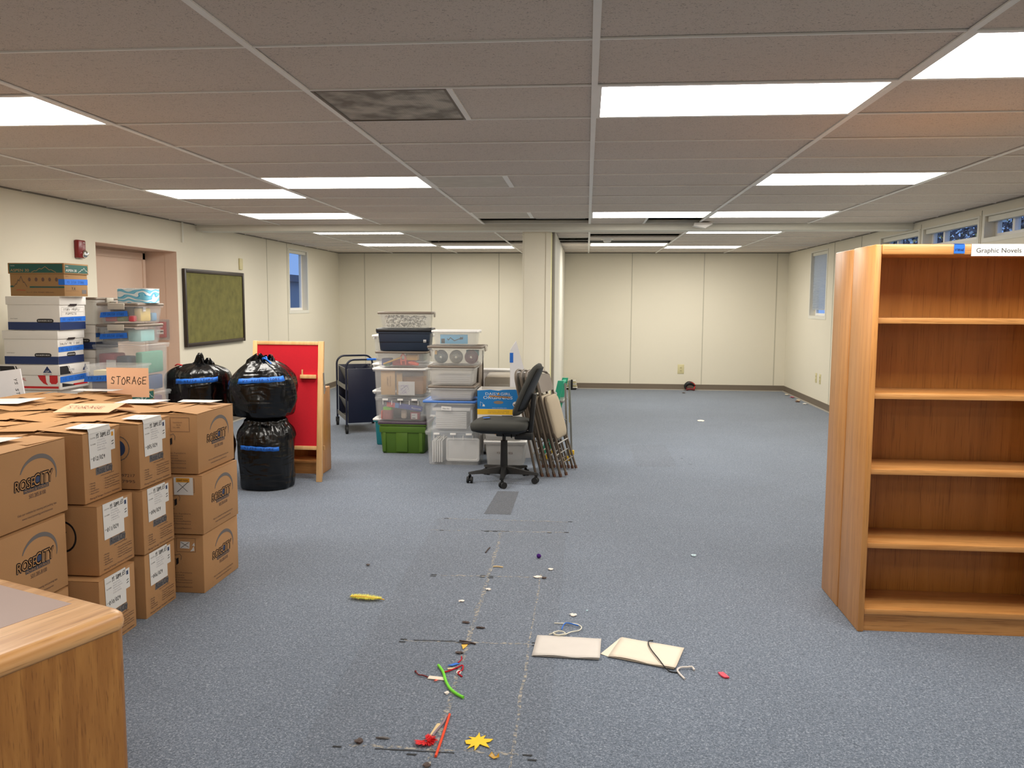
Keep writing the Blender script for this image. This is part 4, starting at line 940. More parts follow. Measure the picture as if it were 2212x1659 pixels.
# stack D behind A
for z, h, lb, m_, lm in ((0, .30, 'teal bin with white lid, lowest behind the left bin stack', TEALP, PLW), (.301, .315, 'clear bin second up behind the left bin stack', PLASTIC, PLW), (.617, .30, 'clear bin third up behind the left bin stack', PLASTIC, PLW), (.918, .315, 'clear bin with white lid, topmost behind the left bin stack', PLASTIC, PLW)):
    bin_(.64, .40, h, -2.045, 9.22, z, lb, m_, lm, taper=.92, group='storage bins behind the left stack', latch=(PLW, ['L']))
put('books', 'dark blue bundle inside the second bin behind the left stack', 'bundle', cm('blue books', (58, 66, 110)), (-2.28, -2.0, 9.09, 9.36, .32, .56), .004)
put('green_bundle', 'green bundle inside the topmost bin behind the left stack', 'bundle', cm('sage bundle', (110, 128, 84), var=(10, .3)), (-2.0, -1.80, 9.08, 9.3, .94, 1.15), .01)
put('brown_bundle', 'brown bundle inside the third bin behind the left stack', 'bundle', KRAFT, (-2.2, -1.8, 9.09, 9.36, .636, .85), .01)
# stack B
bin_(.565, .42, .34, -1.285, 8.175, 0, 'large clear bin with white lids inside, bottom of the right bin stack', PLASTIC, PLASTIC, latch=(PLW, ['front3']), ribs=True, taper=.92)
b2 = bin_(.525, .41, .30, -1.325, 8.17, .341, 'clear bin with a blue lid labelled Fiber Kit', PLASTIC, PLBL, taper=.9)
f = Face(b2, (-.02, -.19, .2), (1, 0, 0), (0, 0, 1)); f.poly('paper_label', PAPER, [(-.06, .005), (.04, 0), (.04, .04), (-.06, .045)], 3); f.text('label_print', BLACKI, 'Fiber Kit', -.045, .015, .013, None, 4); f.done()
bin_(.465, .36, .145, -1.305, 8.15, .642, 'clear bin with a taupe lid resting on the blue lid', PLASTICM, PLG, taper=.9)
bin_(.465, .36, .197, -1.305, 8.15, .788, 'milky bin with a taupe lid in the middle of the right bin stack', PLASTICM, PLG, taper=.9)
bin_(.54, .38, .19, -1.267, 8.16, .986, 'clear bin of coiled craft rolls with a wide taupe lid', PLASTIC, PLG, latch=(PLGL, ['R']), taper=.86, rot=-.04)
bin_(.455, .30, .15, -1.275, 8.14, 1.178, 'small clear bin with white lid topmost on the right bin stack', PLASTIC, PLW, taper=.9)
# contents B
t = thing('flat_tray', 'white lid facing forward inside the bottom bin of the right stack', 'lid', (-1.20, 8.035, .02)); bm = NB(); L = [[(x, y_, z) for x, z, _ in [(p[0], p[1], 0) for p in rr(hw, hz, .02, 0, 4, 0, .13)]] for hw, hz, y_ in ((.165, .115, 0), (.165, .115, -.012), (.15, .10, -.012), (.145, .095, -.006))]; loft(bm, L); obj('lid_panel', bm, PLW, t)
for k in range(5): put('flat_tray', 'white lid standing on edge at the left of the bottom right-stack bin', 'lid', PLW, (-1.505+k*.022, -1.49+k*.022, 8.02, 8.32, .02, .235+.004*(k % 2)), .004, grp='white lids standing on edge')
for k in range(9): put('paper_ream', 'flat white sheets stacked in the Fiber Kit bin', 'paper', PAPER, (-1.47+.003*(k % 3), -1.16, 8.01, 8.32, .36+k*.019, .377+k*.019), .002, grp='sheets stacked in the bin')
put('white_tray', 'white tray on the sheets in the Fiber Kit bin', 'tray', PLW, (-1.50, -1.12, 8.0, 8.32, .535, .57), .008)
for k in range(3): put('paper_ream', 'flat white sheets in the bin resting on the blue lid', 'paper', PAPER, (-1.45, -1.12, 8.02, 8.28, .66+k*.02, .677+k*.02), .002, grp='sheets above the blue lid')
for k in range(4): put('paper_ream', 'flat white sheets in the milky bin', 'paper', PAPER, (-1.45, -1.12, 8.02, 8.28, .806+k*.02, .823+k*.02), .002, grp='sheets in the milky bin')
for k, (x, c, lb) in enumerate(((-1.42, (112, 122, 120), 'grey blue coiled craft roll in the wide-lidded bin'), (-1.27, (150, 146, 130), 'pale coiled craft roll in the wide-lidded bin'), (-1.12, (120, 76, 76), 'maroon coiled craft roll in the wide-lidded bin'))):
    t = thing('craft_roll', lb, 'craft roll', (x, 8.07, 1.065), group='coiled craft rolls'); bm = NB()
    for q in range(4): tube(bm, [((.06-q*.014)*math.cos(a), -.01*q, (.06-q*.014)*math.sin(a)) for a in [j*PI/10 for j in range(20)]], .009, 6, closed=True)
    obj('coil', bm, cm('craft %d' % k, c, var=(40, .4)), t)
put('teal_packet', 'teal packet at the right of the wide-lidded bin', 'packet', TEALP, (-1.18, -1.06, 8.12, 8.2, 1.07, 1.13), .004)
put('yellow_note', 'yellow note at the left inside the wide-lidded bin', 'note', YEL, (-1.475, -1.455, 8.02, 8.06, 1.09, 1.13), .002)
p_ = put('picture_card', 'blue picture card with a dark cat shape in the topmost right bin', 'card', cm('sky blue card', (90, 176, 216)), (-1.42, -1.15, 8.02, 8.03, 1.195, 1.285), .001)
f = Face(p_, (-.135, -.005, 0), (1, 0, 0), (0, 0, 1)); f.line('cat_print', BLACKI, [(.07, .05), (.08, .035), (.10, .06), (.14, .03), (.19, .05), (.21, .06)], .008, 0); f.poly('cat_print', BLACKI, [(.19, .04), (.225, .045), (.225, .075), (.215, .06), (.2, .07)], 0); f.rect('dark_patch', BLACKI, .01, .005, .045, .05, 0); f.done()
# stack C
c1 = bin_(.42, .36, .25, -.78, 8.18, 0, 'milky white bin on the floor behind the office chair', PLASTICM, PLW, taper=.88, group='white bins under the blue box')
f = Face(c1, (-.08, -.168, .12), (1, 0, 0), (0, 0, 1)); f.hand('handwriting', INKT, 'YS COPIES', 0, 0, .018, .16, .003, 1); f.done()
c2 = bin_(.40, .34, .15, -.80, 8.16, .251, 'low white bin directly under the blue and yellow carton', PLASTICM, PLW, taper=.9, group='white bins under the blue box')
f = Face(c2, (-.08, -.160, .06), (1, 0, 0), (0, 0, 1)); f.rect('tan_tape', KRAFT2, 0, 0, .08, .035, 1); f.hand('handwriting', BLACKI, 'YS', .02, .008, .018, .03, .003, 2); f.done()
t = thing('produce_carton', 'blue and yellow printed open carton behind the office chair seat', 'carton', (-.843, 8.15, .402))
W, D, H = .415/2, .16, .352
bm = NB()
for r in ((-W, W, -D, -D+.006), (-W, W, D-.006, D), (-W, -W+.006, -D+.006, D-.006), (W-.006, W, -D+.006, D-.006)): box(bm, *r, 0, H-.003*(r[2] > 0))
box(bm, -W, W, -D, D, 0, .006); obj('body', bm, CWHITE, t, smooth=False)
CBL = cm('carton blue', (18, 120, 190)); CYE = cm('carton yellow', (236, 186, 36)); CTAN = cm('carton hole', (140, 120, 100))
f = Face(t, (-W, -D, 0), (1, 0, 0), (0, 0, 1)); w2 = 2*W
f.poly('printed_panel', CBL, [(0, .163), (w2, .163), (w2, H-.015), (w2*.9, H+.004), (w2*.6, H), (w2*.5, H-.01), (w2*.3, H), (0, H-.01)], 0); f.rect('printed_band', CYE, 0, .108, w2, .160, 0)
f.text('lettering', PAPER, 'DAISY GIRL', w2*.19, H-.053, .026, w2*.60, 1); f.text('lettering', PAPER, 'ORGANICS', w2*.14, H-.092, .030, w2*.69, 1)
f.poly('paper_strip', KRAFT2, [(w2*.28, H-.072), (w2*.78, H-.082), (w2*.78, H-.066), (w2*.28, H-.054)], 2); f.hand('handwriting', BLACKI, 'YA STORAGE', w2*.34, H-.071, .010, w2*.4, .002, 3, ang=-.05); f.poly('daisy', ORANGE, [(w2*.48, H-.05), (w2*.53, H-.05), (w2*.505, H-.025)], 2)
f.poly('hand_hole', CTAN, [(w2*.5+.048*math.cos(a), .228+.016*math.sin(a)) for a in [k*PI/10 for k in range(20)]], 1)
f.poly('seal', PAPER, [(w2*.90+.028*math.cos(a), .212+.026*math.sin(a)) for a in [k*PI/10 for k in range(20)]], 1); f.poly('seal_centre', INKT, [(w2*.90+.022*math.cos(a), .212+.020*math.sin(a)) for a in [PI+k*PI/10 for k in range(11)]], 2)
f.poly('emblem', PAPER, [(w2*.12, .187), (w2*.18, .187), (w2*.17, .205), (w2*.13, .21)], 1); f.line('emblem', PAPER, [(w2*.07, .19), (w2*.07, .232), (w2*.14, .215)], .002, 1); f.text('web_print', PAPER, 'www.oakvalley.com', w2*.35, .170, .008, w2*.34, 1)
f.text('fine_print', INKT, 'ORGANICALLY GROWN PRODUCE', w2*.25, .138, .008, w2*.5, 1); f.text('fine_print', INKT, 'KEEP REFRIGERATED   34 F', w2*.25, .122, .008, w2*.5, 1); f.text('fine_print', INKG, 'PACKED FRESH', w2*.12, .085, .008, w2*.2, 1); f.rect('barcode', BLACKI, w2*.58, .082, w2*.84, .1, 1); f.done()
f = Face(t, (-W+.02, -D+.0065, H), (1, 0, 0), (0, 0, 1)); f.done()
# beige tub on its side behind, lids on edge
t = thing('storage_tub', 'beige tub standing on end behind the blue carton', 'bin', (-.90, 8.72, 0)); bm = NB()
def vr(hw, h0, h1, r, y): return [(p[0], y, p[1]) for p in rr(hw, (h1-h0)/2, r, 0, 4, 0, (h0+h1)/2)]
loft(bm, [vr(.165, .0, .846, .04, .22), vr(.165, .0, .846, .04, .20), vr(.155, .0, .83, .04, -.10), vr(.15, .02, .82, .03, -.12)]); obj('body', bm, PLBEIGE, t)
bm = NB(); loft(bm, [vr(.105, .28, .75, .02, -.119), vr(.105, .28, .75, .02, -.124), vr(.10, .285, .745, .02, -.124)]); loft(bm, [vr(.05, .33, .69, .02, -.123), vr(.05, .33, .69, .02, -.128)]); obj('base_ridges', bm, PLGL, t)
bin_(.42, .14, .875, -.96, 9.04, 0, 'white tub standing behind the beige tub', PLW, PLW, taper=.95, group='white tubs')
for k in range(3): put('flat_tray', 'taupe lid standing on edge between the bin stacks', 'lid', PLG, (-1.165+k*.027, -1.143+k*.027, 8.46, 8.80, 0, .975-.012*k), .01, grp='taupe lids on edge')
tubeitem('metal_rod', 'thin dark rod poking up behind the taupe lids', 'rod', BFRAME, [(-1.068, 8.56, 0), (-1.068, 8.56, 1.10)], .006)
# teal gift box and the left bin stack
def wavemat():
    m = bpy.data.materials.new('cloud pattern'); n, l = nt(m); b = n['Principled BSDF']
    tc = n.new('ShaderNodeTexCoord'); mp = n.new('ShaderNodeMapping'); mp.inputs['Scale'].default_value = (1, 1, 1.6)
    w = n.new('ShaderNodeTexWave'); w.bands_direction = 'Z'; w.inputs['Scale'].default_value = 5; w.inputs['Distortion'].default_value = 7; w.inputs['Detail Scale'].default_value = 2.4; w.inputs['Detail'].default_value = 0
    l.new(tc.outputs['Object'], mp.inputs['Vector']); l.new(mp.outputs['Vector'], w.inputs['Vector'])
    r = n.new('ShaderNodeValToRGB'); r.color_ramp.interpolation = 'CONSTANT'; e = r.color_ramp.elements
    e[0].color = (*lin((226, 236, 238)), 1); e[1].position = .45; e[1].color = (*lin((60, 160, 205)), 1); k = e.new(.75); k.color = (*lin((120, 195, 220)), 1)
    l.new(w.outputs['Fac'], r.inputs['Fac']); l.new(r.outputs['Color'], b.inputs['Base Color']); b.inputs['Roughness'].default_value = .4
    return m
LB = 'left storage bins by the recess'
k1 = bin_(.36, .42, .167, -3.77, 6.62, 1.413, 'clear bin of colourful toys with a taupe lid, topmost beside the recess', PLASTIC, PLG, latch=(PLGL, ['F']), taper=.88, group=LB)
k2 = bin_(.36, .42, .163, -3.775, 6.61, 1.248, 'clear bin with taupe lid and teal contents, second from top beside the recess', PLASTIC, PLG, latch=(PLGL, ['F']), taper=.88, group=LB)
bin_(.43, .46, .40, -3.775, 6.62, .846, 'large clear bin with green and red contents beside the recess', PLASTIC, PLASTIC, taper=.92, ribs=False, group=LB)
bin_(.43, .46, .42, -3.775, 6.62, .425, 'large clear bin second from the floor beside the recess', PLASTIC, PLASTIC, taper=.92, group=LB)
bin_(.43, .46, .424, -3.775, 6.62, 0, 'large clear bin on the floor beside the recess, behind the boxes', PLASTIC, PLASTIC, taper=.92, group=LB)
k4 = bin_(.40, .28, .20, -3.46, 5.86, .935, 'open-topped clear bin with papers and blue tape in front of the tall bins', PLASTIC, nolid=True, taper=.86, group=LB)
for t_, w_, d_, s_, x0, y0 in ((k1, .36, .42, 'YS 26/50 STORE', .02, .05), (k2, .36, .42, 'YS 23/50 STORE', .02, .04), (k4, .40, .28, 'YS 28/50', .01, .075)):
    f = frontface(t_, w_*.95, d_, 0, .004); f.poly('tape', TAPE, [(x0, y0), (x0+.24, y0+.012), (x0+.235, y0+.055), (x0+.01, y0+.042)], 4); f.hand('tape_writing', TAPED, s_, x0+.03, y0+.02, .018, .18, .002, 5); f.done()
f = Face(k1, (.158, -.1, .1), (0, 1, 0), (0, 0, 1)); f.rect('price_tag', PAPER, 0, 0, .04, .035, 6); f.text('price_print', BLACKI, 'LOT 50', .006, .016, .008, None, 7); f.done()
for nm, c, b, lb in (('toy', (196, 60, 70), (-3.90, -3.80, 6.45, 6.55, 1.43, 1.50), 'red toy in the topmost left bin'), ('toy', (120, 130, 50), (-3.80, -3.74, 6.45, 6.53, 1.43, 1.48), 'olive toy in the topmost left bin'),
    ('toy', (220, 190, 90), (-3.68, -3.62, 6.5, 6.66, 1.43, 1.54), 'yellow toy in the topmost left bin'), ('toy', (200, 70, 80), (-3.69, -3.64, 6.43, 6.48, 1.43, 1.48), 'small red ball-like toy at the bin corner'), ('toy', (90, 150, 190), (-3.68, -3.62, 6.68, 6.76, 1.43, 1.50), 'blue toy in the topmost left bin'),
    ('toy', (90, 70, 60), (-3.92, -3.72, 6.56, 6.75, 1.43, 1.55), 'brown plush bulk in the topmost left bin'), ('toy', (150, 210, 210), (-3.74, -3.625, 6.50, 6.72, 1.265, 1.36), 'pale teal packet in the second left bin'), ('toy', (120, 124, 124), (-3.92, -3.78, 6.47, 6.7, 1.265, 1.37), 'grey bundle in the second left bin'),
    ('bundle', (40, 60, 84), (-3.80, -3.70, 6.42, 6.55, .86, 1.15), 'dark blue bundle in the large left bin'), ('bundle', (60, 150, 120), (-3.66, -3.60, 6.46, 6.80, 1.0, 1.18), 'green cloth in the large left bin'), ('bundle', (150, 40, 60), (-3.95, -3.82, 6.42, 6.6, .86, 1.17), 'maroon cloth in the large left bin'),
    ('bundle', (70, 90, 130), (-3.67, -3.60, 6.5, 6.78, .86, .98), 'blue cloth under the green one in the large left bin'), ('bundle', (150, 110, 130), (-3.94, -3.62, 6.45, 6.8, .445, .80), 'mauve bundle in the second left bin from the floor')):
    put(nm, lb, nm, cm(lb, c, var=(12, .25)), b, .012)
put('framed_card', 'white bordered dark card at the front of the large left bin', 'card', PAPER, (-3.88, -3.80, 6.412, 6.416, 1.0, 1.12), .0)
put('paper_stack', 'cream papers standing in the open-topped bin', 'paper', cm('cream', (232, 218, 176)), (-3.60, -3.32, 5.78, 5.90, .945, 1.09), .002)
put('blue_folder', 'navy folders in the open-topped bin', 'folder', cm('navy folder', (36, 52, 100)), (-3.60, -3.32, 5.755, 5.775, .945, 1.03), .002)
file_box(-3.68, -3.27, 5.70, 6.02, .68, .254, 'brown copy paper box under the open-topped bin', 'aspen', lidh=.08, group='copy paper boxes')
file_box(-3.68, -3.27, 5.70, 6.02, .34, .338, 'brown box buried under the copy paper box', 'aspen', group='buried file boxes'); file_box(-3.68, -3.27, 5.70, 6.02, 0, .338, 'brown box buried under the copy paper box', 'aspen', group='buried file boxes')
t = thing('gift_box', 'rounded blue and white cloud-patterned box on top of the left bins', 'box', (-3.70, 6.62, 1.581)); bm = NB(); loft(bm, [rr(.135, .11, .04, 0), rr(.137, .112, .04, .115)]); obj('body', bm, wavemat(), t)
bm = NB(); loft(bm, [rr(.139, .114, .04, .112), rr(.139, .114, .04, .12)]); obj('rim', bm, PLASTICM, t)
tubeitem('bracelet', 'shiny bracelet lying before the cloud-patterned box', 'bracelet', CHROME, [(-3.84+.03*math.cos(a), 6.46+.02*math.sin(a), 1.586) for a in [k*PI/8 for k in range(15)]], .004, 6)

# ------------------------------------------------------------------ trash bags
def bag(name, label, cx, cy, prof, seed, squash=.9, wr=.02, ears=(), tape=None, rot=0, pleat=None):
    """prof: list of (z, radius)"""
    t = thing(name, label, 'trash bag', (cx, cy, prof[0][0]), rot, 'black trash bags'); z0 = prof[0][0]
    P = smooth_path([(r, 0, z-z0) for z, r in prof], 9); N = 96; rings = []
    def kf(a, z, r):
        x, y = math.cos(a), math.sin(a)
        q = Vector((x*1.6+seed, y*1.6, z*3.2)); k = noise.noise(q*1.1)*2.0*wr+noise.noise(q*2.4)*wr*.5
        k += (1-abs(noise.noise(Vector((x*5+seed, y*5, z*7+x*4))))*2)*wr*.3
        if pleat and z > pleat: k += .010*math.sin(a*34+noise.noise(q*4)*3)
        return k*min(1, r/.08)
    for i, p in enumerate(P):
        ring = []
        for j in range(N):
            a = 2*PI*j/N; r = max(p.x, .004); x, y, z = math.cos(a), math.sin(a), p.z
            k = kf(a, z, r); q = Vector((x*1.6+seed, y*1.6, z*3.2))
            sup = 1/max(abs(x), abs(y))**.25*.93
            ring.append((x*(r+k)*sup, y*(r+k)*squash*sup, z+(noise.noise(q*2.2)*wr*.7 if 0 < i < len(P)-1 else 0)*min(1, z/.05)))
        rings.append(ring)
    bm = NB(); loft(bm, rings); obj('bag_body', bm, BAG, t, ang=180)
    zt = P[-1].z
    for e in ears:
        bm = NB(); ex, ey, hh, ww, tw = e; ca, sa = math.cos(tw), math.sin(tw); pts = []
        for k in range(9):
            u = k/8; a, b, c = [], [], []
        V = []
        for i in range(6):
            v = i/5; rw = ww*(1-v**1.6*.8)*(1+.12*math.sin(v*9+ex*40)); V.append([bm.verts.new((ex+ca*rw*(u-.5)*2+.012*math.sin(u*17+v*5)*sa+.02*v, ey+sa*rw*(u-.5)*2+.014*math.sin(u*19+v*3), zt-.04+hh*v+.01*math.sin(u*9))) for u in [k/8 for k in range(9)]])
        for i in range(5):
            for k in range(8): bm.faces.new((V[i][k], V[i][k+1], V[i+1][k+1], V[i+1][k]))
        o = obj('gathered_top', bm, BAG, t, ang=180); md = o.modifiers.new('s', 'SOLIDIFY'); md.thickness = .002
    if tape:
        a0, a1, z, hgt, txt, dz = tape; n = 14; bm = NB(); pr = None; pts2 = []
        def rad(zz):
            for u, v in zip(P, P[1:]):
                if u.z <= zz <= v.z: return u.x+(v.x-u.x)*(zz-u.z)/max(1e-6, v.z-u.z)
            return P[-1].x
        def pt(a, zz, off=.011): x, y = math.cos(a), math.sin(a); sup = 1/max(abs(x), abs(y))**.25*.93; r = rad(zz); r += kf(a, zz, r)+off; return Vector((x*r*sup, y*r*squash*sup, zz))
        for k in range(n+1):
            a = a0+(a1-a0)*k/n; zz = z+dz*k/n+.002*math.sin(k*1.9); v = (bm.verts.new(pt(a, zz)), bm.verts.new(pt(a, zz+hgt)))
            if pr: bm.faces.new((pr[0], v[0], v[1], pr[1]))
            pr = v
        o = obj('tape', bm, TAPE, t); md = o.modifiers.new('s', 'SOLIDIFY'); md.thickness = .001; md.offset = 1
        bm = NB(); L_ = abs(a1-a0); st = L_*.8/len(txt)*(1 if a1 > a0 else -1)
        for i, c in enumerate(txt):
            for pl in STR.get(c, []):
                for (x0, y0), (x1, y1) in zip(pl, pl[1:]):
                    A = a0+(a1-a0)*.1; f0 = lambda x, y, o_: pt(A+i*st+x*st*.7, z+dz*((i+x)/len(txt))+hgt*(.28+.45*y)+o_, .0135)
                    w = .0012 if abs(y1-y0) < abs(x1-x0) else 0; w2 = .0012/.25
                    q = [f0(x0, y0, w), f0(x1, y1, w), f0(x1, y1, -w), f0(x0, y0, -w)] if w else [f0(x0-.12, y0, 0), f0(x0+.12, y0, 0), f0(x1+.12, y1, 0), f0(x1-.12, y1, 0)]
                    bm.faces.new([bm.verts.new(p) for p in q])
        obj('tape_writing', bm, TAPED, t, smooth=False)
    return t
bag('trash_bag', 'black trash bag standing on the floor under the other one, pleated at its neck', -2.74, 6.87, [(0, .20), (.03, .235), (.2, .245), (.42, .25), (.50, .235), (.56, .19), (.60, .17), (.612, .10), (.614, .01)], 3.1, .92, .012, tape=(-2.12, -.82, .36, .035, '43/50 STORE', -.012), pleat=.42)
b2_ = bag('trash_bag', 'large bulging black trash bag on top, tied with blue strings', -2.755, 6.87, [(.617, .20), (.64, .258), (.73, .292), (.84, .30), (.94, .285), (1.02, .225), (1.08, .13), (1.10, .05), (1.105, .01)], 9.7, .86, .028, ears=((-.05, -.02, .085, .10, .4), (.05, .02, .075, .08, -.5), (0, .0, .07, .06, 1.4)), tape=(-1.95, -.62, .30, .042, 'YS 46/50 STORE', .022))
bm = NB(); tube(bm, smooth_path([(.02, -.05, .50), (.05, -.09, .505), (.09, -.10, .485), (.12, -.11, .46)], 5), .006, 6); tube(bm, smooth_path([(.02, -.05, .49), (.06, -.07, .515), (.08, -.10, .49)], 5), .006, 6); obj('drawstring', bm, TAPE, b2_)
b3_ = bag('trash_bag', 'squarish black trash bag at left behind the moving boxes', -3.42, 7.08, [(0, .22), (.04, .27), (.4, .28), (.75, .285), (.92, .285), (.99, .25), (1.035, .14), (1.05, .01)], 15.3, .92, .020, ears=((.0, -.02, .125, .06, .2), (.07, .0, .08, .09, -.3), (-.03, .02, .06, .08, 1.0)), tape=(-2.0, -.6, .885, .042, 'YS 49/50 STORE', .02))
bm = NB(); tube(bm, smooth_path([(-.16, -.12, 1.035), (-.12, -.15, 1.05), (-.08, -.15, 1.04)], 5), .006, 6); obj('drawstring', bm, REDP, b3_)

# ------------------------------------------------------------------ easel + low cabinet
t = thing('display_easel', 'wooden easel board covered in red felt behind the black bags', 'easel', (-2.655, 7.09, 0), 0)
TI = Matrix.Rotation(math.radians(-6), 4, 'X')
def tl(fn, nm, m, **k):
    bm = NB(); fn(bm); bmesh.ops.transform(bm, matrix=TI, verts=bm.verts); return obj(nm, bm, m, t, **k)
tl(lambda b: box(b, -.325, -.285, 0, .032, 0, 1.255, bev=.004), 'leg', PINE); tl(lambda b: box(b, .275, .325, 0, .032, 0, 1.255, bev=.004), 'leg', PINE)
tl(lambda b: box(b, -.285, .275, .002, .03, 1.22, 1.252, bev=.003), 'crossbar', PINE); tl(lambda b: box(b, -.285, .275, .002, .03, .285, .32, bev=.003), 'crossbar', PINE)
tl(lambda b: box(b, -.286, .276, .008, .022, .318, 1.222), 'felt_panel', FELT, smooth=False)
tl(lambda b: (box(b, .12, .265, -.02, .006, .92, .955, bev=.003), box(b, .135, .145, -.02, -.008, .955, 1.0)), 'ledge', PINE)
bm = NB(); TB = Matrix.Translation((0, .30, 0)) @ Matrix.Rotation(math.radians(7), 4, 'X'); 
for x in (-.30, .235): bx_ = box(bm, x, x+.03, .0, .025, 0, 1.2, bev=.003)
box(bm, -.29, .29, 0, .025, .25, .29); bmesh.ops.transform(bm, matrix=TB, verts=bm.verts); 
for v in bm.verts: v.co.y = .175+(.05*(1-v.co.z/1.2))+ (v.co.y-(.30-v.co.z*math.sin(math.radians(7))))*.5
obj('rear_frame', bm, PINE, t)
bm = NB(); tube(bm, [(.335, .09, .97), (.335, .10, .78)], .005, 6); tube(bm, [(.33, .09, .97), (.33, .15, .80)], .004, 6); obj('hinge_stay', bm, STEEL, t)
f = Face(t, (.2, .127, 1.235), (1, 0, 0), (0, 0, 1)); f.done()
t = thing('low_cabinet', 'low wooden open cabinet partly hidden behind the red easel', 'cabinet', (-2.785, 7.55, 0))
bm = NB(); box(bm, .335, .36, -.13, .14, 0, .80, bev=.008); obj('side_panel', bm, OAK, t); bm = NB(); box(bm, -.36, -.335, -.13, .14, 0, .80, bev=.008); obj('side_panel', bm, OAK, t)
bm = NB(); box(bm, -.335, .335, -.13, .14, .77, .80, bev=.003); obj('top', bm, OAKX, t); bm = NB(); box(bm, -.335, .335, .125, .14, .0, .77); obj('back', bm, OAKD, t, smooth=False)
for z in (.10, .45): bm = NB(); box(bm, -.335, .335, -.125, .125, z, z+.025, bev=.002); obj('shelf', bm, OAKX, t)
bm = NB(); box(bm, -.335, .335, -.11, -.09, 0, .10); obj('kick_board', bm, OAKX, t, smooth=False)

# ------------------------------------------------------------------ book cart
t = thing('book_cart', 'navy metal book cart on castors near the left wall', 'cart', (-2.875, 9.75, 0), math.radians(25))
Lc, Wc = .78, .46
for nm, y in (('near', 0), ('far', Lc)):
    bm = NB(); box(bm, .02, Wc-.02, y-.008, y+.008, .13, .79, bev=.003); obj('end_panel', bm, CARTM, t)
    r = .10; pts = [(0, y, .10), (0, y, .80)]+[(r-r*math.cos(a), y, .80+r*math.sin(a)) for a in [k*PI/14 for k in range(1, 8)]]+[(Wc-r+r*math.sin(a), y, .80+r*math.cos(a)) for a in [k*PI/14 for k in range(0, 8)]]+[(Wc, y, .10)]
    bm = NB(); tube(bm, pts, .0125, 8); obj('handle_frame', bm, CARTM if nm == 'far' else CARTM, t)
bm = NB(); tube(bm, [(.25, 0, .90), (.37, 0, .90)], .0145, 10); obj('handle_tape', bm, TAPE, t)
for z0, dz in ((.53, .25), (.15, .24)):
    bm = NB()
    prism(bm, [(.0, .01, z0), (.0, .01, z0+.055), (.005, .01, z0+.055), (.005, .01, z0+.005), (.15, .01, z0-.0), (.155, .01, z0-.005)], (0, Lc-.02, 0)); prism(bm, [(.13, .01, z0), (.018, .01, z0+dz), (.024, .01, z0+dz+.003), (.137, .01, z0)], (0, Lc-.02, 0))
    obj('sloped_shelf', bm, CARTG, t, smooth=False)
    bm = NB(); prism(bm, [(Wc, .01, z0), (Wc, .01, z0+.055), (Wc-.005, .01, z0+.055), (Wc-.005, .01, z0+.005), (Wc-.15, .01, z0), (Wc-.155, .01, z0-.005)], (0, Lc-.02, 0)); prism(bm, [(Wc-.15, .01, z0), (Wc-.07, .01, z0+dz), (Wc-.076, .01, z0+dz+.003), (Wc-.157, .01, z0)], (0, Lc-.02, 0))
    obj('sloped_shelf', bm, CARTM, t, smooth=False)
bm = NB(); box(bm, Wc/2-.004, Wc/2+.004, .01, Lc-.01, .16, .74); obj('shade_divider', bm, CARTM, t, smooth=False)  # centre panel added to keep the inside of the cart dark
bm = NB(); box(bm, .02, Wc-.02, .01, Lc-.01, .13, .145); obj('bottom_deck', bm, CARTM, t, smooth=False)
for x in (.0, Wc):
    for y in (0, Lc):
        bm = NB(); cyl(bm, (x-.014, y, .046), (x+.014, y, .046), .046, None, 18); w_ = obj('wheel', bm, RUBBER, t); bm = NB(); box(bm, x-.022, x+.022, y-.012, y+.012, .05, .11, bev=.003); obj('caster_fork', bm, CHBLK, w_)

# ------------------------------------------------------------------ office chair
t = thing('office_chair', 'black armless office chair facing left in the middle of the room', 'chair', (-.722, 7.33, 0), math.radians(-4))
def cushion(bm, cx, cy, z, hw, hd, th, n=14, crown=.02, dip=0):
    def zf(x, y): return crown*(1-(x/hw)**2)*(1-(y/hd)**2)-dip*math.exp(-((x-.05)/.12)**2)*(1-(y/hd)**2)
    L = []
    for s, zz in ((.90, -th), (.97, -th+.008), (1.0, -th*.45), (.985, -.010), (.94, -.002), (.85, .003), (.6, .006), (.3, .008), (.02, .009)):
        ring = []
        for p in rr(hw*s, hd*s, .12*s, 0, 6): ring.append((cx+p[0], cy+p[1], z+zz+(zf(p[0], p[1]) if zz > -.02 else zf(p[0]*1, p[1]*1)*.3)-(.03*max(0, (-p[0]/hw-.55))**1 if True else 0)))
        L.append(ring)
    loft(bm, L)
bm = NB(); cushion(bm, -.03, 0, .555, .255, .235, .075, dip=.012); obj('seat', bm, FABRIC, t, ang=60)
bm = NB(); loft(bm, [rr(.20, .19, .1, .455, 6, -.03), rr(.245, .225, .12, .470, 6, -.03), rr(.25, .23, .12, .487, 6, -.03)]); obj('seat_pan', bm, CHBLK, t, ang=60)
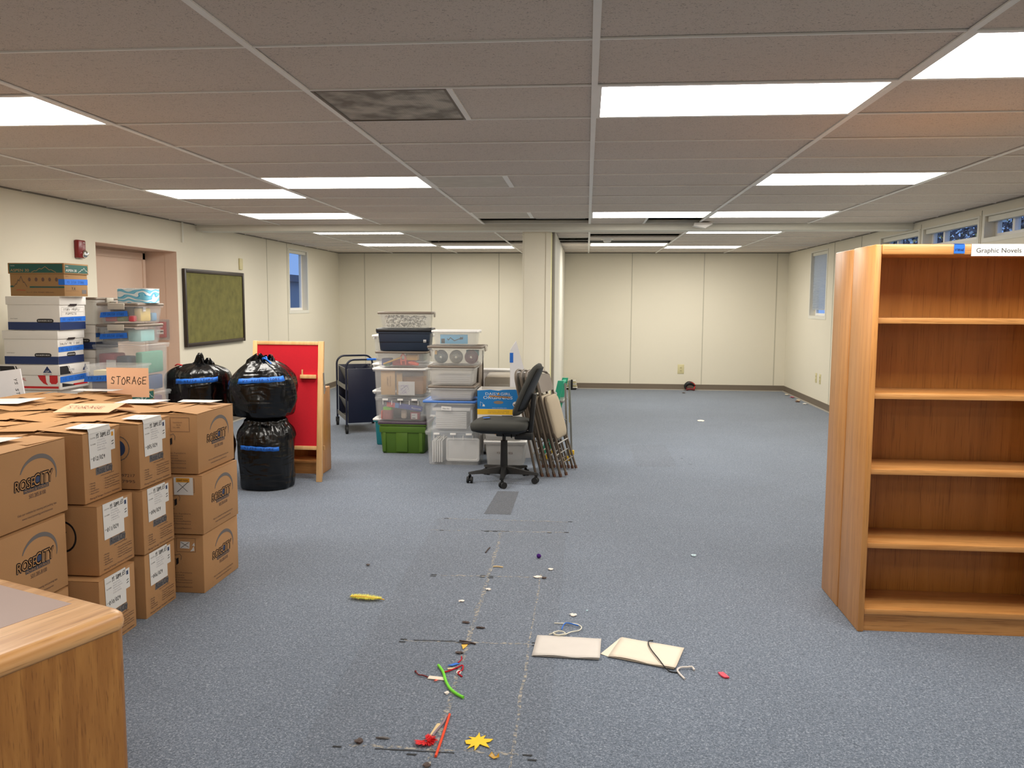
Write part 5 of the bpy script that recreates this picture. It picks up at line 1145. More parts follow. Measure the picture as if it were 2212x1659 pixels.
# backrest: curved pad leaning backwards (to +x)
bm = NB(); rings = []
prof = [(.615, .17), (.66, .20), (.75, .215), (.86, .21), (.96, .185), (1.03, .15), (1.06, .10)]
bk = lambda z: .135+.02*math.sin((z-.62)*4)+(z-.62)*.36
N_ = 20
Q = smooth_path([(z, hw, 0) for z, hw in prof], 3)
for p in Q:
    z, hw = p.x, p.y; e = min(1, (z-.605)/.05, (1.068-z)/.05); th = .040*max(.15, e)**.5; r_ = []
    for j in range(N_):
        a = 2*PI*j/N_; c_, s_ = math.cos(a), math.sin(a); y = hw*math.copysign(abs(s_)**.8, s_); x = th*math.copysign(abs(c_)**.75, c_)
        r_.append((bk(z)+x-.035*(y/.21)**2+.0, y, z+x*-.2))
    rings.append(r_)
loft(bm, rings); obj('backrest', bm, FABRIC, t, ang=70)
bm = NB(); rings = []
for p in Q[3:-3]:
    z, hw = p.x, p.y*.93; r_ = []
    for j in range(N_):
        a = 2*PI*j/N_; c_, s_ = math.cos(a), math.sin(a); r_.append((bk(z)+.030+.018*c_-.035*(hw*s_/.21)**2, hw*s_, z))
    rings.append(r_)
loft(bm, rings); obj('back_shell', bm, CHBLK, t, ang=70)
bm = NB(); box(bm, .215, .255, -.035, .035, .40, .80, bev=.008, rot=Matrix.Translation((.235, 0, .4)) @ Matrix.Rotation(math.radians(5), 4, 'Y') @ Matrix.Translation((-.235, 0, -.4))); box(bm, .10, .26, -.05, .05, .385, .455, bev=.012); obj('back_bracket', bm, CHBLK, t)
bm = NB(); tube(bm, smooth_path([(.262, 0, .62), (.28, 0, .74), (.262, 0, .79)], 5), .007, 6); obj('back_rod', bm, STEEL, t)
bm = NB(); box(bm, -.06, .12, -.08, .08, .415, .47, bev=.01); box(bm, -.09, .15, -.10, .10, .44, .458, bev=.004); obj('mechanism', bm, CHBLK, t)
bm = NB(); tube(bm, [(.0, -.08, .44), (.04, -.22, .435)], .006, 6); tube(bm, [(.08, -.08, .44), (.10, -.20, .43)], .006, 6); obj('lever', bm, CHBLK, t)
bm = NB(); cyl(bm, (0, 0, .12), (0, 0, .37), .034, .030, 18); obj('column_cover', bm, CHBLK, t); bm = NB(); cyl(bm, (0, 0, .36), (0, 0, .43), .016, None, 14); obj('gas_column', bm, CHBLK, t)
bm = NB(); cyl(bm, (0, 0, .065), (0, 0, .14), .045, .036, 18)
for k in range(5):
    a = math.radians(204+72*k); c_, s_ = math.cos(a), math.sin(a); sd = Vector((-s_, c_, 0)); dr = Vector((c_, s_, 0)); R_ = []
    for u, w_, z0, z1 in ((.03, .03, .07, .135), (.12, .026, .075, .125), (.22, .022, .078, .108), (.30, .020, .078, .098), (.325, .016, .078, .094)):
        c0 = dr*u; R_.append([tuple(c0-sd*w_+Vector((0, 0, z0))), tuple(c0+sd*w_+Vector((0, 0, z0))), tuple(c0+sd*w_*.7+Vector((0, 0, z1))), tuple(c0-sd*w_*.7+Vector((0, 0, z1)))])
    loft(bm, R_)
obj('star_base', bm, CHBLK, t, ang=50)
for k in range(5):
    a = math.radians(204+72*k); c_, s_ = math.cos(a)*.312, math.sin(a)*.312; b = a+1.2+k
    d = Vector((math.cos(b), math.sin(b), 0)); o_ = Vector((c_, s_, .029))+d*.012; ax = Vector((-d.y, d.x, 0))
    bm = NB(); cyl(bm, o_-ax*.026, o_-ax*.008, .029, None, 18); cyl(bm, o_+ax*.008, o_+ax*.026, .029, None, 18); cyl(bm, o_-ax*.009, o_+ax*.009, .012, None, 10)
    w_ = obj('caster', bm, RUBBER, t); bm = NB(); cyl(bm, (c_, s_, .04), (c_, s_, .085), .008, None, 8); tube(bm, [tuple(o_+d*.02*0+Vector((0, 0, .03))), tuple(Vector((c_, s_, .066)))], .014, 8); obj('caster_hood', bm, CHBLK, w_)
put('seat_tape', 'scrap of blue tape on the office chair seat', 'tape', TAPE, (-.90, -.84, 7.22, 7.26, .5835, .5847), .0, rot=(0, -.04, .3))
put('back_tape', 'scrap of blue tape behind the top of the office chair backrest', 'tape', TAPE, (-.400, -.396, 7.27, 7.31, .98, 1.02), .0, rot=(0, .3, 0))

# ------------------------------------------------------------------ folding chairs
def folding_chair(label, x, y, lean, rz, seatm=True):
    t = thing('folding_chair', label, 'chair', (x, y, 0), 0, 'folding chairs leaning together', rot=(0, lean, rz))
    # local frame: folded flat in the y-z plane, +x faces the seat fabric; built standing
    hw = .21; r = .0115
    bm = NB(); tube(bm, smooth_path([(.0, -hw, .012), (0, -hw, .5), (0, -hw*.98, .86), (0, -hw*.8, .955), (0, -hw*.3, .985), (0, hw*.3, .985), (0, hw*.8, .955), (0, hw*.98, .86), (0, hw, .5), (0, hw, .012)], 5), r, 8); obj('front_frame', bm, FOLD, t)
    bm = NB(); hq = hw-.035
    for s in (-1, 1): tube(bm, [(.045, s*hq, .012), (.02, s*hq, .62)], r*.95, 8)
    tube(bm, [(.042, -hq, .12), (.042, hq, .12)], .007, 6); obj('rear_frame', bm, FOLD, t)
    for z, w_, x_ in ((.20, hw, 0), (.30, hq, .036)): bm = NB(); tube(bm, [(x_, -w_, z), (x_, w_, z)], .007, 6); obj('stretcher', bm, STEEL, t)
    bm = NB(); L = []
    for yv in [i/8*2-1 for i in range(9)]: L.append([(.010-.02*(1-yv*yv)+a, yv*hw*.95, z) for a, z in ((.004, .79), (.004, .965-.02*yv*yv), (-.004, .965-.02*yv*yv), (-.004, .79))])
    loft(bm, L); obj('backrest', bm, FOLDB, t, ang=40)
    bm = NB(); D = [[(x_, p[0], p[1]) for p in rr(a, b, .07, 0, 6, 0, .545)] for a, b, x_ in ((.175, .195, .018), (.185, .205, .022), (.185, .205, .042), (.17, .19, .052), (.12, .14, .056))]; loft(bm, D); obj('seat', bm, FSEAT, t, ang=60)
    bm = NB(); loft(bm, [[(x_, p[0], p[1]) for p in rr(.187, .207, .07, 0, 6, 0, .545)] for x_ in (.010, .024)]); obj('seat_pan', bm, FOLD, t)
    for z_ in ((0, -hw, 0), (0, hw, 0), (.045, -hq, 0), (.045, hq, 0)): bm = NB(); cyl(bm, z_, (z_[0], z_[1], .03), .0145, None, 10); obj('foot_cap', bm, mat('brown rubber cap', (96, 66, 50), .6) if 'brown rubber cap' not in bpy.data.materials else bpy.data.materials['brown rubber cap'], t)
    return t
FC = ['outermost folding chair with its beige seat facing right', 'second folding chair from the right in the leaning row', 'middle folding chair of the leaning row', 'fourth folding chair from the right in the leaning row', 'innermost folding chair next to the office chair back']
for k in range(5): folding_chair(FC[k], -.165-.064*k, 7.76, math.radians(-15.5+.7*k), math.radians(-14+2*k))

# white foam board with blue tape
t = thing('foam_board', 'white foam board with blue tape standing behind the folding chairs', 'board', (-.62, 8.44, 0), 0, rot=(0, 0, math.radians(20)))
bm = NB(); prism(bm, [(-.155, 0, .45), (.12, 0, .45), (.06, 0, .70), (-.095, 0, 1.21), (-.155, 0, 1.12)], (0, .012, 0)); obj('board', bm, FOAM, t, smooth=False)
bm = NB(); box(bm, -.158, -.125, -.002, .014, .99, 1.09); obj('tape', bm, TAPE, t, smooth=False)
bm = NB(); prism(bm, [(-.10, .0, 0), (.10, 0, 0), (.08, 0, .45), (-.08, 0, .45)], (0, .012, 0)); obj('lower_panel', bm, FOAM, t, smooth=False)

# ------------------------------------------------------------------ step ladder
t = thing('step_ladder', 'small green step ladder half hidden behind the folding chairs', 'ladder', (-.300, 8.52, 0), math.radians(-6))
for y in (-.17, .17):
    bm = NB(); prism(bm, [(-.135, y, .0), (-.075, y, 0), (.098, y, .815), (.038, y, .815)], (0, .03, 0)); obj('front_rail', bm, LGREEN, t, smooth=False)
    bm = NB(); prism(bm, [(.135, y+.005, .0), (.155, y+.005, 0), (.120, y+.005, .79), (.102, y+.005, .79)], (0, .02, 0)); obj('rear_rail', bm, ALU, t, smooth=False)
    bm = NB(); box(bm, -.13, -.06, y-.005, y+.035, 0, .06, bev=.005); obj('foot', bm, LYEL, t); bm = NB(); box(bm, .115, .17, y, y+.03, 0, .05, bev=.005); obj('foot', bm, LYEL, t)
bm = NB(); box(bm, .05, .085, -.14, .17, .775, .80, bev=.004); obj('top_cap', bm, LGREEN, t)
for k in range(3): z = .2+k*.2; bm = NB(); box(bm, -.10+z*.19, -.02+z*.19, -.14, .17, z-.012, z+.012, bev=.003); obj('step', bm, ALU, t)
bm = NB(); tube(bm, [(.105, .20, .76), (.118, .20, .34)], .007, 6); obj('yellow_rod', bm, LYEL, t)
bm = NB(); tube(bm, [(.02, -.175, .45), (.13, -.17, .42)], .006, 6); obj('spreader', bm, ALU, t)
f = Face(t, (.015, -.17, .70), (1, 0, 0), (0, 0, 1)); f.poly('round_sticker', PAPER, [(.0+.017*math.cos(a), -.015+.02*math.sin(a)) for a in [k*PI/10 for k in range(20)]], 0); f.line('sticker_mark', INK, [(-.006, -.02), (.0, -.01), (.006, -.02)], .003, 1); f.poly('label', PAPER, [(-.05, -.20), (.0, -.19), (.0, -.16), (-.045, -.16)], 0); f.poly('label_mark', INKB, [(-.035, -.19), (-.01, -.185), (-.015, -.17)], 1); f.done()

# far wall things
t = thing('shoe_rack', 'folded black and pale wire rack on the floor at the far wall', 'rack', (-.27, 15.25, 0))
bm = NB(); box(bm, -.12, .10, -.08, .08, 0, .03, bev=.01); box(bm, -.005, .035, -.09, -.07, 0, .19, bev=.01); obj('black_frame', bm, RUBBER, t)
for k in range(5): bm = NB(); box(bm, -.12, .08+.008*(5-k), -.075, .07, .036+k*.031, .05+k*.031, bev=.003); obj('pale_slat', bm, IVORY if k % 2 else TRIMW, t)
t = thing('fallen_toy', 'small black and red curled object by the far baseboard', 'toy', (1.90, 15.33, 0))
RED2 = cm('dark red cloth', (110, 20, 24)); BRD = cm('red edging', (206, 40, 36))
P_ = smooth_path([(-.07, 0, .03), (-.08, 0, .09), (-.03, 0, .135), (.04, 0, .125), (.085, 0, .085)], 6); n_ = len(P_)
bm = NB(); tube(bm, P_, [.02+.018*math.sin(PI*k/(n_-1)) for k in range(n_)], 10); obj('body', bm, CHBLK, t); bm = NB(); tube(bm, [p+Vector((0, -.02, .022)) for p in P_], .007, 6); obj('piping', bm, BRD, t)
bm = NB(); tube(bm, smooth_path([(-.07, -.02, .02), (0, -.03, .035), (.08, -.02, .02)], 5), .018, 8); obj('strap', bm, RED2, t); bm = NB(); tube(bm, [(.085, -.01, .085), (.07, -.01, .018)], .012, 8); obj('strap', bm, BRD, t)

# ------------------------------------------------------------------ bookcase
t = thing('bookcase', 'empty oak bookcase signed Graphic Novels at the right edge', 'bookcase', (1.82, 4.09, 0))
x0, x1 = -.47, .47; HT = 1.888
for a, b in ((x0, x0+.03), (x1-.03, x1)): bm = NB(); box(bm, a, b, .0, .325, 0, HT-.001, bev=.006); obj('side_panel', bm, OAK, t)
bm = NB(); box(bm, x0+.03, x1-.03, -.002, .325, HT-.050, HT, bev=.008); obj('top', bm, OAKX, t)
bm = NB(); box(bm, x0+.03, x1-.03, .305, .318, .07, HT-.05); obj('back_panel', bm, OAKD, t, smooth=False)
for z in (1.515, 1.154, .786, .420): bm = NB(); box(bm, x0+.031, x1-.031, .012, .304, z, z+.026, bev=.002); obj('shelf', bm, OAKX, t)
bm = NB(); box(bm, x0+.031, x1-.031, .006, .304, .088, .115, bev=.002); obj('bottom_shelf', bm, OAKX, t); bm = NB(); box(bm, x0+.03, x1-.03, .022, .04, 0, .085); obj('kick_board', bm, OAKX, t, smooth=False)
f = Face(t, (-.03, -.002, HT-.05), (1, 0, 0), (0, 0, 1)); f.rect('sign', PAPER, -.01, -.006, .33, .05, 3); f.text('sign_lettering', BLACKI, 'Graphic Novels', .012, .010, .022, .20, 4); f.done()
f = Face(t, (-.118, -.003, HT-.05), (1, 0, 0), (0, 0, 1)); f.rect('tape', TAPE, 0, .006, .048, .048, 2); f.hand('tape_writing', TAPED, 'STORAGE', .004, .018, .010, .042, .002, 3); f.done()
bm = NB(); box(bm, -.118, -.07, .0, .04, HT+.0005, HT+.0018); obj('tape', bm, TAPE, t, smooth=False)
t = thing('bookcase', 'second oak bookcase standing back to back behind the signed one', 'bookcase', (1.82, 4.42, 0), 0)
for a, b in ((x0-.002, x0+.028), (x1-.03, x1)): bm = NB(); box(bm, a, b, .004, .30, 0, HT-.004, bev=.006); obj('side_panel', bm, OAK, t)
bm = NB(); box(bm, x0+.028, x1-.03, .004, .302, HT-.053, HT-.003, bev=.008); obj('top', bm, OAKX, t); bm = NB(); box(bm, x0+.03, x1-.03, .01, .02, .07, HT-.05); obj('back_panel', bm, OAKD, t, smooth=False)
for z in (1.515, 1.154, .786, .420, .088): bm = NB(); box(bm, x0+.031, x1-.031, .021, .29, z, z+.026, bev=.002); obj('shelf', bm, OAKX, t)

# ------------------------------------------------------------------ service desk, lower left
t = thing('service_desk', 'oak service desk with a rounded corner and taupe top at the lower left', 'desk', (-1.275, 2.155, 0), math.radians(-22))
# local: corner at origin, desk spreads to -x and -y
LX, LY, HD = 1.3, .85, .745
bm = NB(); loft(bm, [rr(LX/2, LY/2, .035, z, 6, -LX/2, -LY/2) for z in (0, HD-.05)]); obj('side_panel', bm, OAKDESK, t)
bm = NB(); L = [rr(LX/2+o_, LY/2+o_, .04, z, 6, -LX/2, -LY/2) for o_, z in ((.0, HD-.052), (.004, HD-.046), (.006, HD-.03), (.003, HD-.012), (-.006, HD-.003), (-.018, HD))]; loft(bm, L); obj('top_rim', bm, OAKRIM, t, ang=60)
bm = NB(); box(bm, -LX+.04, -.175, -LY+.04, -.045, HD-.004, HD+.0008); obj('top_inlay', bm, LAM, t, smooth=False)

# ------------------------------------------------------------------ litter on the carpet
def flat(name, label, cat, m, pts, z=.004, th=.0015, grp=None):
    cx = sum(p[0] for p in pts)/len(pts); cy = sum(p[1] for p in pts)/len(pts)
    bm = NB(); prism(bm, [(x-cx, y-cy, 0 if len(p_) < 3 else p_[2]) for p_ in pts for x, y in [p_[:2]]], (0, 0, th)); o = obj(name, bm, m, smooth=False); o.location = (cx, cy, z); return tag(o, label, cat, grp)
# yellow feather
t = thing('feather', 'fluffy yellow craft feather on the carpet at left', 'feather', (-1.165, 4.275, .008)); bm = NB(); tube(bm, smooth_path([(-.09, .01, .004), (-.03, .006, .006), (.03, -.002, .004), (.10, -.012, .0)], 4), .003, 6); obj('quill', bm, YEL, t)
bm = NB()
for k in range(900):
    u = random.random(); x = -.095+u*.175; y = .010-.02*u; w = .030*math.sin(PI*min(1, u*.8+.16))+.008; s = random.choice((-1, 1)); a = random.uniform(.9, 1.7); l_ = random.uniform(.5, 1)*w*1.25; dx, dy, dz = math.cos(a)*l_, s*math.sin(a)*l_, random.uniform(0, .010)
    bm.faces.new([bm.verts.new(p) for p in ((x, y, .002), (x+.004, y, .004), (x+dx, y+dy, dz+.003))])
obj('barbs', bm, cm('yellow down', (255, 244, 110)), t, smooth=False)['kind'] = 'stuff'
bm = NB(); bmesh.ops.create_icosphere(bm, subdivisions=3, radius=.014)
for v in bm.verts: v.co *= 1+.25*noise.noise(v.co*180)
o = obj('pompom', bm, cm('purple pom', (66, 14, 110), rough=.95)); o.location = (-.279, 5.098, .015); tag(o, 'small purple pompom on the carpet', 'pompom')
def envelope(name, label, pts, m, z=.003, fold=None, grp=None):
    cx = sum(p[0] for p in pts)/len(pts); cy = sum(p[1] for p in pts)/len(pts); t = thing(name, label, 'paper', (cx, cy, z)); P = [(x-cx, y-cy) for x, y in pts]
    for k in range(2):
        bm = NB(); o_ = .004*k; n = 12; R_ = []
        for i in range(n+1):
            u = i/n; a = Vector((*P[0], 0)).lerp(Vector((*P[1], 0)), u); b = Vector((*P[3], 0)).lerp(Vector((*P[2], 0)), u); row = []
            for j in range(7):
                v = j/6; p = a.lerp(b, v); row.append(bm.verts.new((p.x+o_, p.y-o_, .001+k*.0035+.004*abs(noise.noise(Vector((p.x*9, p.y*9, k))))+.006*(v > .99)*abs(math.sin(u*5))*k)))
            R_.append(row)
        for i in range(n):
            for j in range(6): bm.faces.new((R_[i][j], R_[i+1][j], R_[i+1][j+1], R_[i][j+1]))
        o = obj('sheet', bm, m, t); md = o.modifiers.new('s', 'SOLIDIFY'); md.thickness = .0015
    return t
CREAM = cm('cream fabric paper', (206, 199, 192), var=(12, .05)); CREAM2 = cm('warm cream paper', (222, 209, 190), var=(12, .04))
envelope('folded_paper', 'long folded off-white paper lying on the carpet, the left of two', [(-.217, 3.872), (.087, 3.858), (.077, 3.628), (-.228, 3.638)], CREAM)
envelope('folded_paper', 'folded cream paper with a black cord across it, the right of two', [(.185, 3.885), (.47, 3.790), (.405, 3.56), (.118, 3.665)], CREAM2)
flat('paper_corner', 'cream triangular paper sticking out left of the cord-crossed paper', 'paper', CREAM2, [(.183, 3.892), (.085, 3.699), (.122, 3.668), (.16, 3.72)], .0012, .001)
tubeitem('black_cord', 'thin black cord lying across the cream paper', 'cord', RUBBER, [(.335, 3.838, .016), (.312, 3.826, .016), (.316, 3.748, .016), (.345, 3.632, .016), (.366, 3.558, .012), (.385, 3.540, .004), (.418, 3.531, .004)], .0028, 6, smoothp=True)
PIPE = cm('off-white chenille', (214, 206, 200), rough=.95); STRG = cm('white string', (226, 222, 206), rough=.9)
t = thing('pipe_cleaner', 'bent off-white pipe cleaner at the end of the black cord', 'pipe cleaner', (.43, 3.54, .006))
bm = NB(); tube(bm, smooth_path([(.062, .02, .0), (.055, .042, .004), (.03, .038, .004), (.004, .034, .003), (-.012, .012, 0), (-.004, -.03, 0), (.010, -.07, 0)], 5), .0045, 7); obj('wire', bm, PIPE, t)
t = thing('string_loop', 'white string looped around a thin blue strand above the left paper', 'string', (-.07, 3.95, .003)); 
bm = NB(); tube(bm, smooth_path([(-.07, .09, .0), (0, .08, .004), (.04, .078, .004), (.066, .045, .004), (.055, .0, .004), (.015, -.025, .004), (-.02, -.07, .006), (-.06, -.075, .006), (-.065, -.045, .008), (-.03, -.035, .01), (-.012, -.06, .01), (-.045, -.085, .012), (-.07, -.06, .012), (-.04, -.04, .014), (-.09, -.065, .004)], 6), .0028, 6); obj('white_string', bm, STRG, t)
bm = NB(); tube(bm, smooth_path([(-.03, -.01, .01), (-.012, .075, .009), (.05, .045, .010)], 4), .0028, 6); obj('blue_strand', bm, TAPE, t)
tubeitem('pipe_cleaner', 'lime green pipe cleaner curving on the carpet', 'pipe cleaner', cm('lime chenille', (120, 214, 60), rough=.9), [(-.632, 3.494, .007), (-.60, 3.43, .007), (-.575, 3.35, .007), (-.545, 3.28, .007), (-.51, 3.235, .007), (-.478, 3.207, .007)], .0062, 8, smoothp=True)
tubeitem('pipe_cleaner', 'straight orange red pipe cleaner near the bottom of the view', 'pipe cleaner', cm('orange chenille', (226, 74, 40), rough=.9), [(-.511, 3.067, .006), (-.510, 2.9, .006), (-.511, 2.764, .006)], .005, 8)
tubeitem('pipe_cleaner', 'grey mauve bent pipe cleaner beside the wooden stick', 'pipe cleaner', cm('mauve chenille', (140, 126, 134), rough=.9), [(-.521, 3.055, .006), (-.525, 3.0, .006), (-.54, 2.94, .006), (-.548, 2.90, .006)], .0045, 8, smoothp=True)
POP = cm('popsicle wood', (214, 186, 138))
t = thing('craft_stick', 'wooden craft stick near the red feather', 'stick', (-.547, 2.945, .003), math.radians(-8)); bm = NB(); loft(bm, [rr(.0075, .052, .0074, z, 6) for z in (0, .002)]); obj('stick', bm, POP, t)
t = thing('feather', 'fluffy bright red craft feather near the bottom of the view', 'feather', (-.565, 2.862, .004)); bm = NB(); tube(bm, [(.03, .03, .004), (-.02, -.01, .004)], .002, 6); obj('quill', bm, REDP, t); bm = NB()
for k in range(420):
    a = random.uniform(-PI*.95, PI*.55); r_ = random.uniform(.018, .046)*(1 if abs(a) < 2.2 else 1.1); b = a+random.uniform(-.25, .25)
    bm.faces.new([bm.verts.new(p) for p in ((.004*math.cos(a), .004*math.sin(a), .002), (r_*.7*math.cos(b+.12), r_*.7*math.sin(b+.12), .006), (r_*math.cos(b), r_*math.sin(b), random.uniform(.002, .012)))])
obj('barbs', bm, cm('red down', (226, 16, 24)), t, smooth=False)['kind'] = 'stuff'
lf = [(-.378, 2.942), (-.369, 2.918), (-.353, 2.924), (-.353, 2.906), (-.324, 2.901), (-.333, 2.882), (-.338, 2.874), (-.33, 2.843), (-.353, 2.855), (-.364, 2.858), (-.371, 2.844), (-.379, 2.82), (-.387, 2.845), (-.406, 2.828), (-.404, 2.852), (-.414, 2.861), (-.421, 2.882), (-.404, 2.897), (-.412, 2.907), (-.392, 2.913), (-.381, 2.922)][::-1]
_r = [math.hypot(x+.373, y-2.880) for x, y in lf]
lf = [((-.373+(x+.373)*f_, 2.880+(y-2.880)*f_)) for i, (x, y) in enumerate(lf) for f_ in [(.80 if _r[i] < _r[i-1] and _r[i] < _r[(i+1) % len(lf)] else 1.05)]]
o = flat('maple_leaf', 'bright yellow maple leaf on the carpet', 'leaf', cm('yellow leaf', (244, 196, 12), var=(30, .12)), lf, .004, .0015)
flat('gold_leaf', 'small curled gold scrap beside the yellow leaf', 'scrap', cm('gold foil', (196, 150, 40), rough=.3), [(-.325, 2.79, .0), (-.315, 2.80, .01), (-.30, 2.785, .0), (-.288, 2.79, .012), (-.286, 2.778, .004), (-.305, 2.772, .0)], .003)
flat('pink_scrap', 'small crumpled pink paper scrap at right on the carpet', 'scrap', cm('pink paper', (232, 66, 88)), [(.592, 3.545), (.615, 3.548), (.622, 3.53), (.633, 3.50), (.612, 3.498), (.600, 3.515)], .003, .006)
t = thing('tassel_tag', 'white tag with a dark red tassel left of the lime pipe cleaner', 'tag', (-.62, 3.375, .003)); bm = NB(); box(bm, -.035, .038, -.014, .014, 0, .002, rot=Matrix.Rotation(-.12, 4, 'Z')); obj('tag', bm, CREAM2, t, smooth=False)
bm = NB(); tube(bm, smooth_path([(-.036, .0, .003), (-.06, .012, .005), (-.08, .018, .004), (-.10, .05, .003)], 5), [.003]*15+[.006], 6); obj('tassel', bm, RED2, t)
bm = NB()
for k in range(24): a = random.uniform(-2.6, -.5); bm.faces.new([bm.verts.new(p) for p in ((0, -.014, .002), (.003, -.014, .003), (.022*math.cos(a), -.014+.024*math.sin(a), .004))])
obj('orange_fluff', bm, ORG, t, smooth=False)
REDY = cm('red yarn', (176, 20, 40), rough=.95)
tubeitem('red_yarn', 'tangled red yarn beside a blue scrap near the seam', 'yarn', REDY, [(-.606, 3.43, .004), (-.58, 3.44, .006), (-.55, 3.47, .008), (-.525, 3.50, .008), (-.52, 3.46, .006), (-.535, 3.43, .006), (-.512, 3.40, .004)], .0035, 6, smoothp=True)
tubeitem('red_yarn', 'short red yarn end above the blue scrap', 'yarn', REDY, [(-.545, 3.60, .004), (-.54, 3.57, .004), (-.55, 3.535, .004)], .003, 6, smoothp=True)
flat('blue_scrap', 'small blue paper scrap in the yarn tangle', 'scrap', TAPE, [(-.592, 3.50), (-.56, 3.53), (-.54, 3.525), (-.57, 3.498)], .004)
flat('wood_scrap', 'pale wooden scrap under the yarn tangle', 'scrap', POP, [(-.588, 3.475), (-.54, 3.49), (-.538, 3.482), (-.585, 3.462)], .003)
tubeitem('white_ring', 'tiny white ring in the yarn tangle', 'ring', PLW, [(-.532+.009*math.cos(a), 3.438+.014*math.sin(a), .005) for a in [k*PI/7 for k in range(14)]], .0028, 6)
flat('yellow_scrap', 'yellow scrap lying on the seam', 'scrap', YEL, [(-.565, 3.73), (-.535, 3.735), (-.538, 3.715), (-.55, 3.68), (-.558, 3.71)], .003)
def crumb(label, x, y, m, sx, sy, h=.008, name='scrap', cat='scrap'):
    bm = NB(); bmesh.ops.create_icosphere(bm, subdivisions=2, radius=1)
    for v in bm.verts: v.co = Vector((v.co.x*sx, v.co.y*sy, v.co.z*h/2))*(1+.9*noise.noise(Vector((v.co.x/sx, v.co.y/sy, 0))*1.6+Vector((x*9, y*9, 0))))
    mz = min(v.co.z for v in bm.verts); bmesh.ops.translate(bm, vec=(0, 0, -mz), verts=bm.verts)
    o = obj(name, bm, m, ang=25); o.location = (x, y, .001); return tag(o, label, cat, 'carpet litter')
DBR = cm('dry leaf bits', (62, 44, 38)); WSC = cm('white scrap', (228, 220, 210))
for lb, x, y, m, sx, sy in (('pinkish white crumpled scrap above the white string', -.048, 4.156, WSC, .016, .018), ('tiny pale blue fleck right of the crumpled scrap', .023, 4.222, cm('pale blue', (190, 216, 226)), .005, .006), ('small grey white button left of the seam', -.649, 4.294, WSC, .013, .010),
    ('white torn scrap on the seam in mid floor', -.527, 4.488, WSC, .016, .013), ('white scrap with a twig at the second cross seam', -.263, 4.728, WSC, .022, .015), ('pale scrap right of the second cross seam', -.196, 4.879, WSC, .016, .014), ('pale blue scrap alone on the right carpet', .70, 5.25, cm('pale blue paper', (186, 208, 216)), .018, .02),
    ('white scrap far off on the right carpet', 1.573, 11.422, WSC, .045, .08), ('brown leaf crumb left of the seam lower down', -.584, 4.002, DBR, .018, .010), ('dark crumb on the left carpet', -1.308, 4.841, DBR, .013, .012), ('grey brown crumb right of the seam', -.501, 3.939, DBR, .020, .008),
    ('dark leaf crumb at the left end of the lowest seam', -.808, 2.838, DBR, .016, .016), ('grey leaf crumb above the lowest seam', -.73, 2.87, cm('grey twig', (96, 90, 88)), .026, .006), ('white and black bead left of the lime pipe cleaner', -.552, 3.244, WSC, .010, .010), ('dark lint clump below the yellow scrap', -.56, 3.64, DBR, .018, .012),
    ('brown crumb at the right of the white scrap with a twig', -.225, 4.72, DBR, .014, .016), ('dark crumb before the far baseboard', 1.741, 14.92, DBR, .03, .05), ('brown clump at the bottom edge of the view', -.53, 2.71, DBR, .014, .014), ('lint clump at the third cross seam', -.545, 3.745, DBR, .022, .01)):
    crumb(lb, x, y, m, sx, sy)
tubeitem('twig', 'pale bent twig right of the seam', 'twig', POP, [(-.545, 4.890, .005), (-.52, 4.893, .006), (-.485, 4.888, .004)], .0045, 6, smoothp=True)
tubeitem('twig', 'thin dark twig above the pale one', 'twig', DBR, [(-.625, 5.17, .004), (-.618, 5.24, .005), (-.61, 5.28, .004)], .004, 6)
tubeitem('twig', 'dark twig at the third cross seam', 'twig', DBR, [(-.58, 3.775, .004), (-.54, 3.76, .006), (-.50, 3.745, .004)], .004, 6)
for lb, x, y, c in (('pale scrap along the right baseboard', 3.50, 14.0, (220, 200, 170)), ('pinkish scrap along the right baseboard farther off', 3.50, 14.4, (190, 90, 110)), ('white scrap along the right baseboard nearest', 3.48, 13.5, (226, 222, 214)), ('brown scrap by the right baseboard', 3.44, 13.8, (110, 80, 60)), ('pale scrap in the far right corner', 3.50, 14.8, (214, 206, 190))):
    crumb(lb, x, y, cm(lb, c), .03, .05, .02)

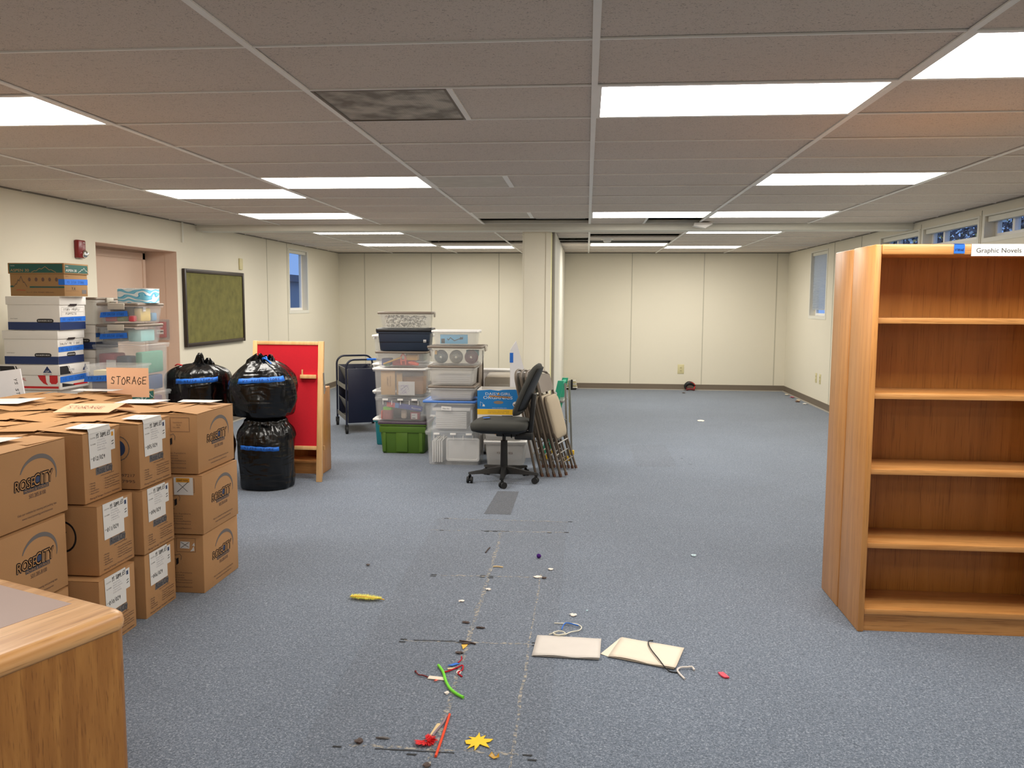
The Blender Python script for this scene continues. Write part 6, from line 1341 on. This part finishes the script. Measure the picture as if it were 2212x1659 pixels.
# ------------------------------------------------------------------ outside
GR = cm('dark grass', (44, 52, 36))
bm = NB(); box(bm, XR+.2, 40, -10, 50, -.6, -.5); struct(obj('ground', bm, GR, smooth=False), 'dark ground outside the windows')
bm = NB(); box(bm, -40, XL-1.2, -10, 50, -.6, -.5); struct(obj('ground', bm, GR, smooth=False), 'dark ground outside the windows')
t = thing('neighbouring_building', 'grey neighbouring building seen through the left window', 'building', (-11.0, 34, -.5))
bm = NB(); box(bm, -4, 0, -9, 12, 0, 2.78); obj('wall', bm, cm('grey siding', (150, 158, 170)), t, smooth=False)
bm = NB(); box(bm, -4.2, .3, -9.2, 12.2, 2.78, 3.03); obj('roof_edge', bm, cm('dark roof edge', (90, 96, 112)), t, smooth=False)
for k, (x, y, hgt) in enumerate(((8.6, 14.6, 4.6), (9.0, 18.3, 5.2), (8.6, 22.0, 4.8), (9.4, 25.8, 5.0))):
    t = thing('tree', ['autumn tree outside the nearest high window', 'autumn tree outside the middle high window', 'autumn tree between the middle and farthest high windows', 'sparse autumn tree outside the farthest high window'][k], 'tree', (x, y, -.5), group='trees outside the high windows')
    bm = NB(); tube(bm, [(0, 0, 0), (.1, .1, 1.5), (0, .2, 3.0), (.1, 0, hgt-.6)], [.14, .11, .08, .02], 8)
    for q in range(14): a = q*2.4; z = 1.4+q*.2; tube(bm, [(0, .1, z), (math.cos(a)*.7, math.sin(a)*.9, z+.5), (math.cos(a)*1.2, math.sin(a)*1.4, z+.8)], [.04, .02, .008], 6)
    obj('trunk', bm, cm('bark %d' % k, (60, 50, 52)), t)
    bm = NB(); rnd = random.Random(k)
    for q in range(5200 if k < 3 else 1400):
        a, b = rnd.uniform(0, 2*PI), rnd.uniform(-1, 1); r_ = rnd.random()**.4; p = Vector((math.cos(a)*math.sqrt(1-b*b)*1.3*r_, math.sin(a)*math.sqrt(1-b*b)*1.75*r_, 3.0+b*1.7*r_)); s = rnd.uniform(.035, .075)
        u = Vector((rnd.uniform(-1, 1), rnd.uniform(-1, 1), rnd.uniform(-1, 1))).normalized()*s; v = u.orthogonal().normalized()*s
        fc = bm.faces.new([bm.verts.new(x_) for x_ in (p-u, p-v, p+u, p+v)]); fc.material_index = 0 if rnd.random() < .80 else (1 if rnd.random() < .6 else 2)
    obj('leaves', bm, [cm('dark leaf %d' % k, (112, 104, 112)), cm('ochre leaf %d' % k, (255, 222, 130)), cm('pale leaf %d' % k, (255, 250, 240))], t, smooth=False)

# ------------------------------------------------------------------ world, camera, view
w = bpy.data.worlds.new('dusk sky'); S.world = w; w.use_nodes = True
bg = w.node_tree.nodes['Background']; bg.inputs[0].default_value = (.30, .50, 1.0, 1); bg.inputs[1].default_value = .5
cam = bpy.data.cameras.new('camera'); co = bpy.data.objects.new('camera', cam); C.objects.link(co)
yaw, pitch, roll = .0888703, -.0993915, .0052069
cy_, sy_, cp, sp = math.cos(yaw), math.sin(yaw), math.cos(pitch), math.sin(pitch)
F_ = Vector((-sy_*cp, cy_*cp, sp)); R0 = Vector((cy_, sy_, 0)); U0 = R0.cross(F_)
R_ = R0*math.cos(roll)+U0*math.sin(roll); U_ = -R0*math.sin(roll)+U0*math.cos(roll)
M4 = Matrix((R_, U_, -F_)).transposed().to_4x4(); M4.translation = Vector((0, 0, EYE)); co.matrix_world = M4
cam.sensor_fit = 'HORIZONTAL'; cam.sensor_width = 36; cam.lens = 1794.9/2212*36; cam.clip_start = .05; cam.clip_end = 200
S.camera = co
S.view_settings.view_transform = 'Standard'; S.view_settings.look = 'None'; S.view_settings.gamma = 1; S.view_settings.use_curve_mapping = False
S.view_settings.exposure = 0.9
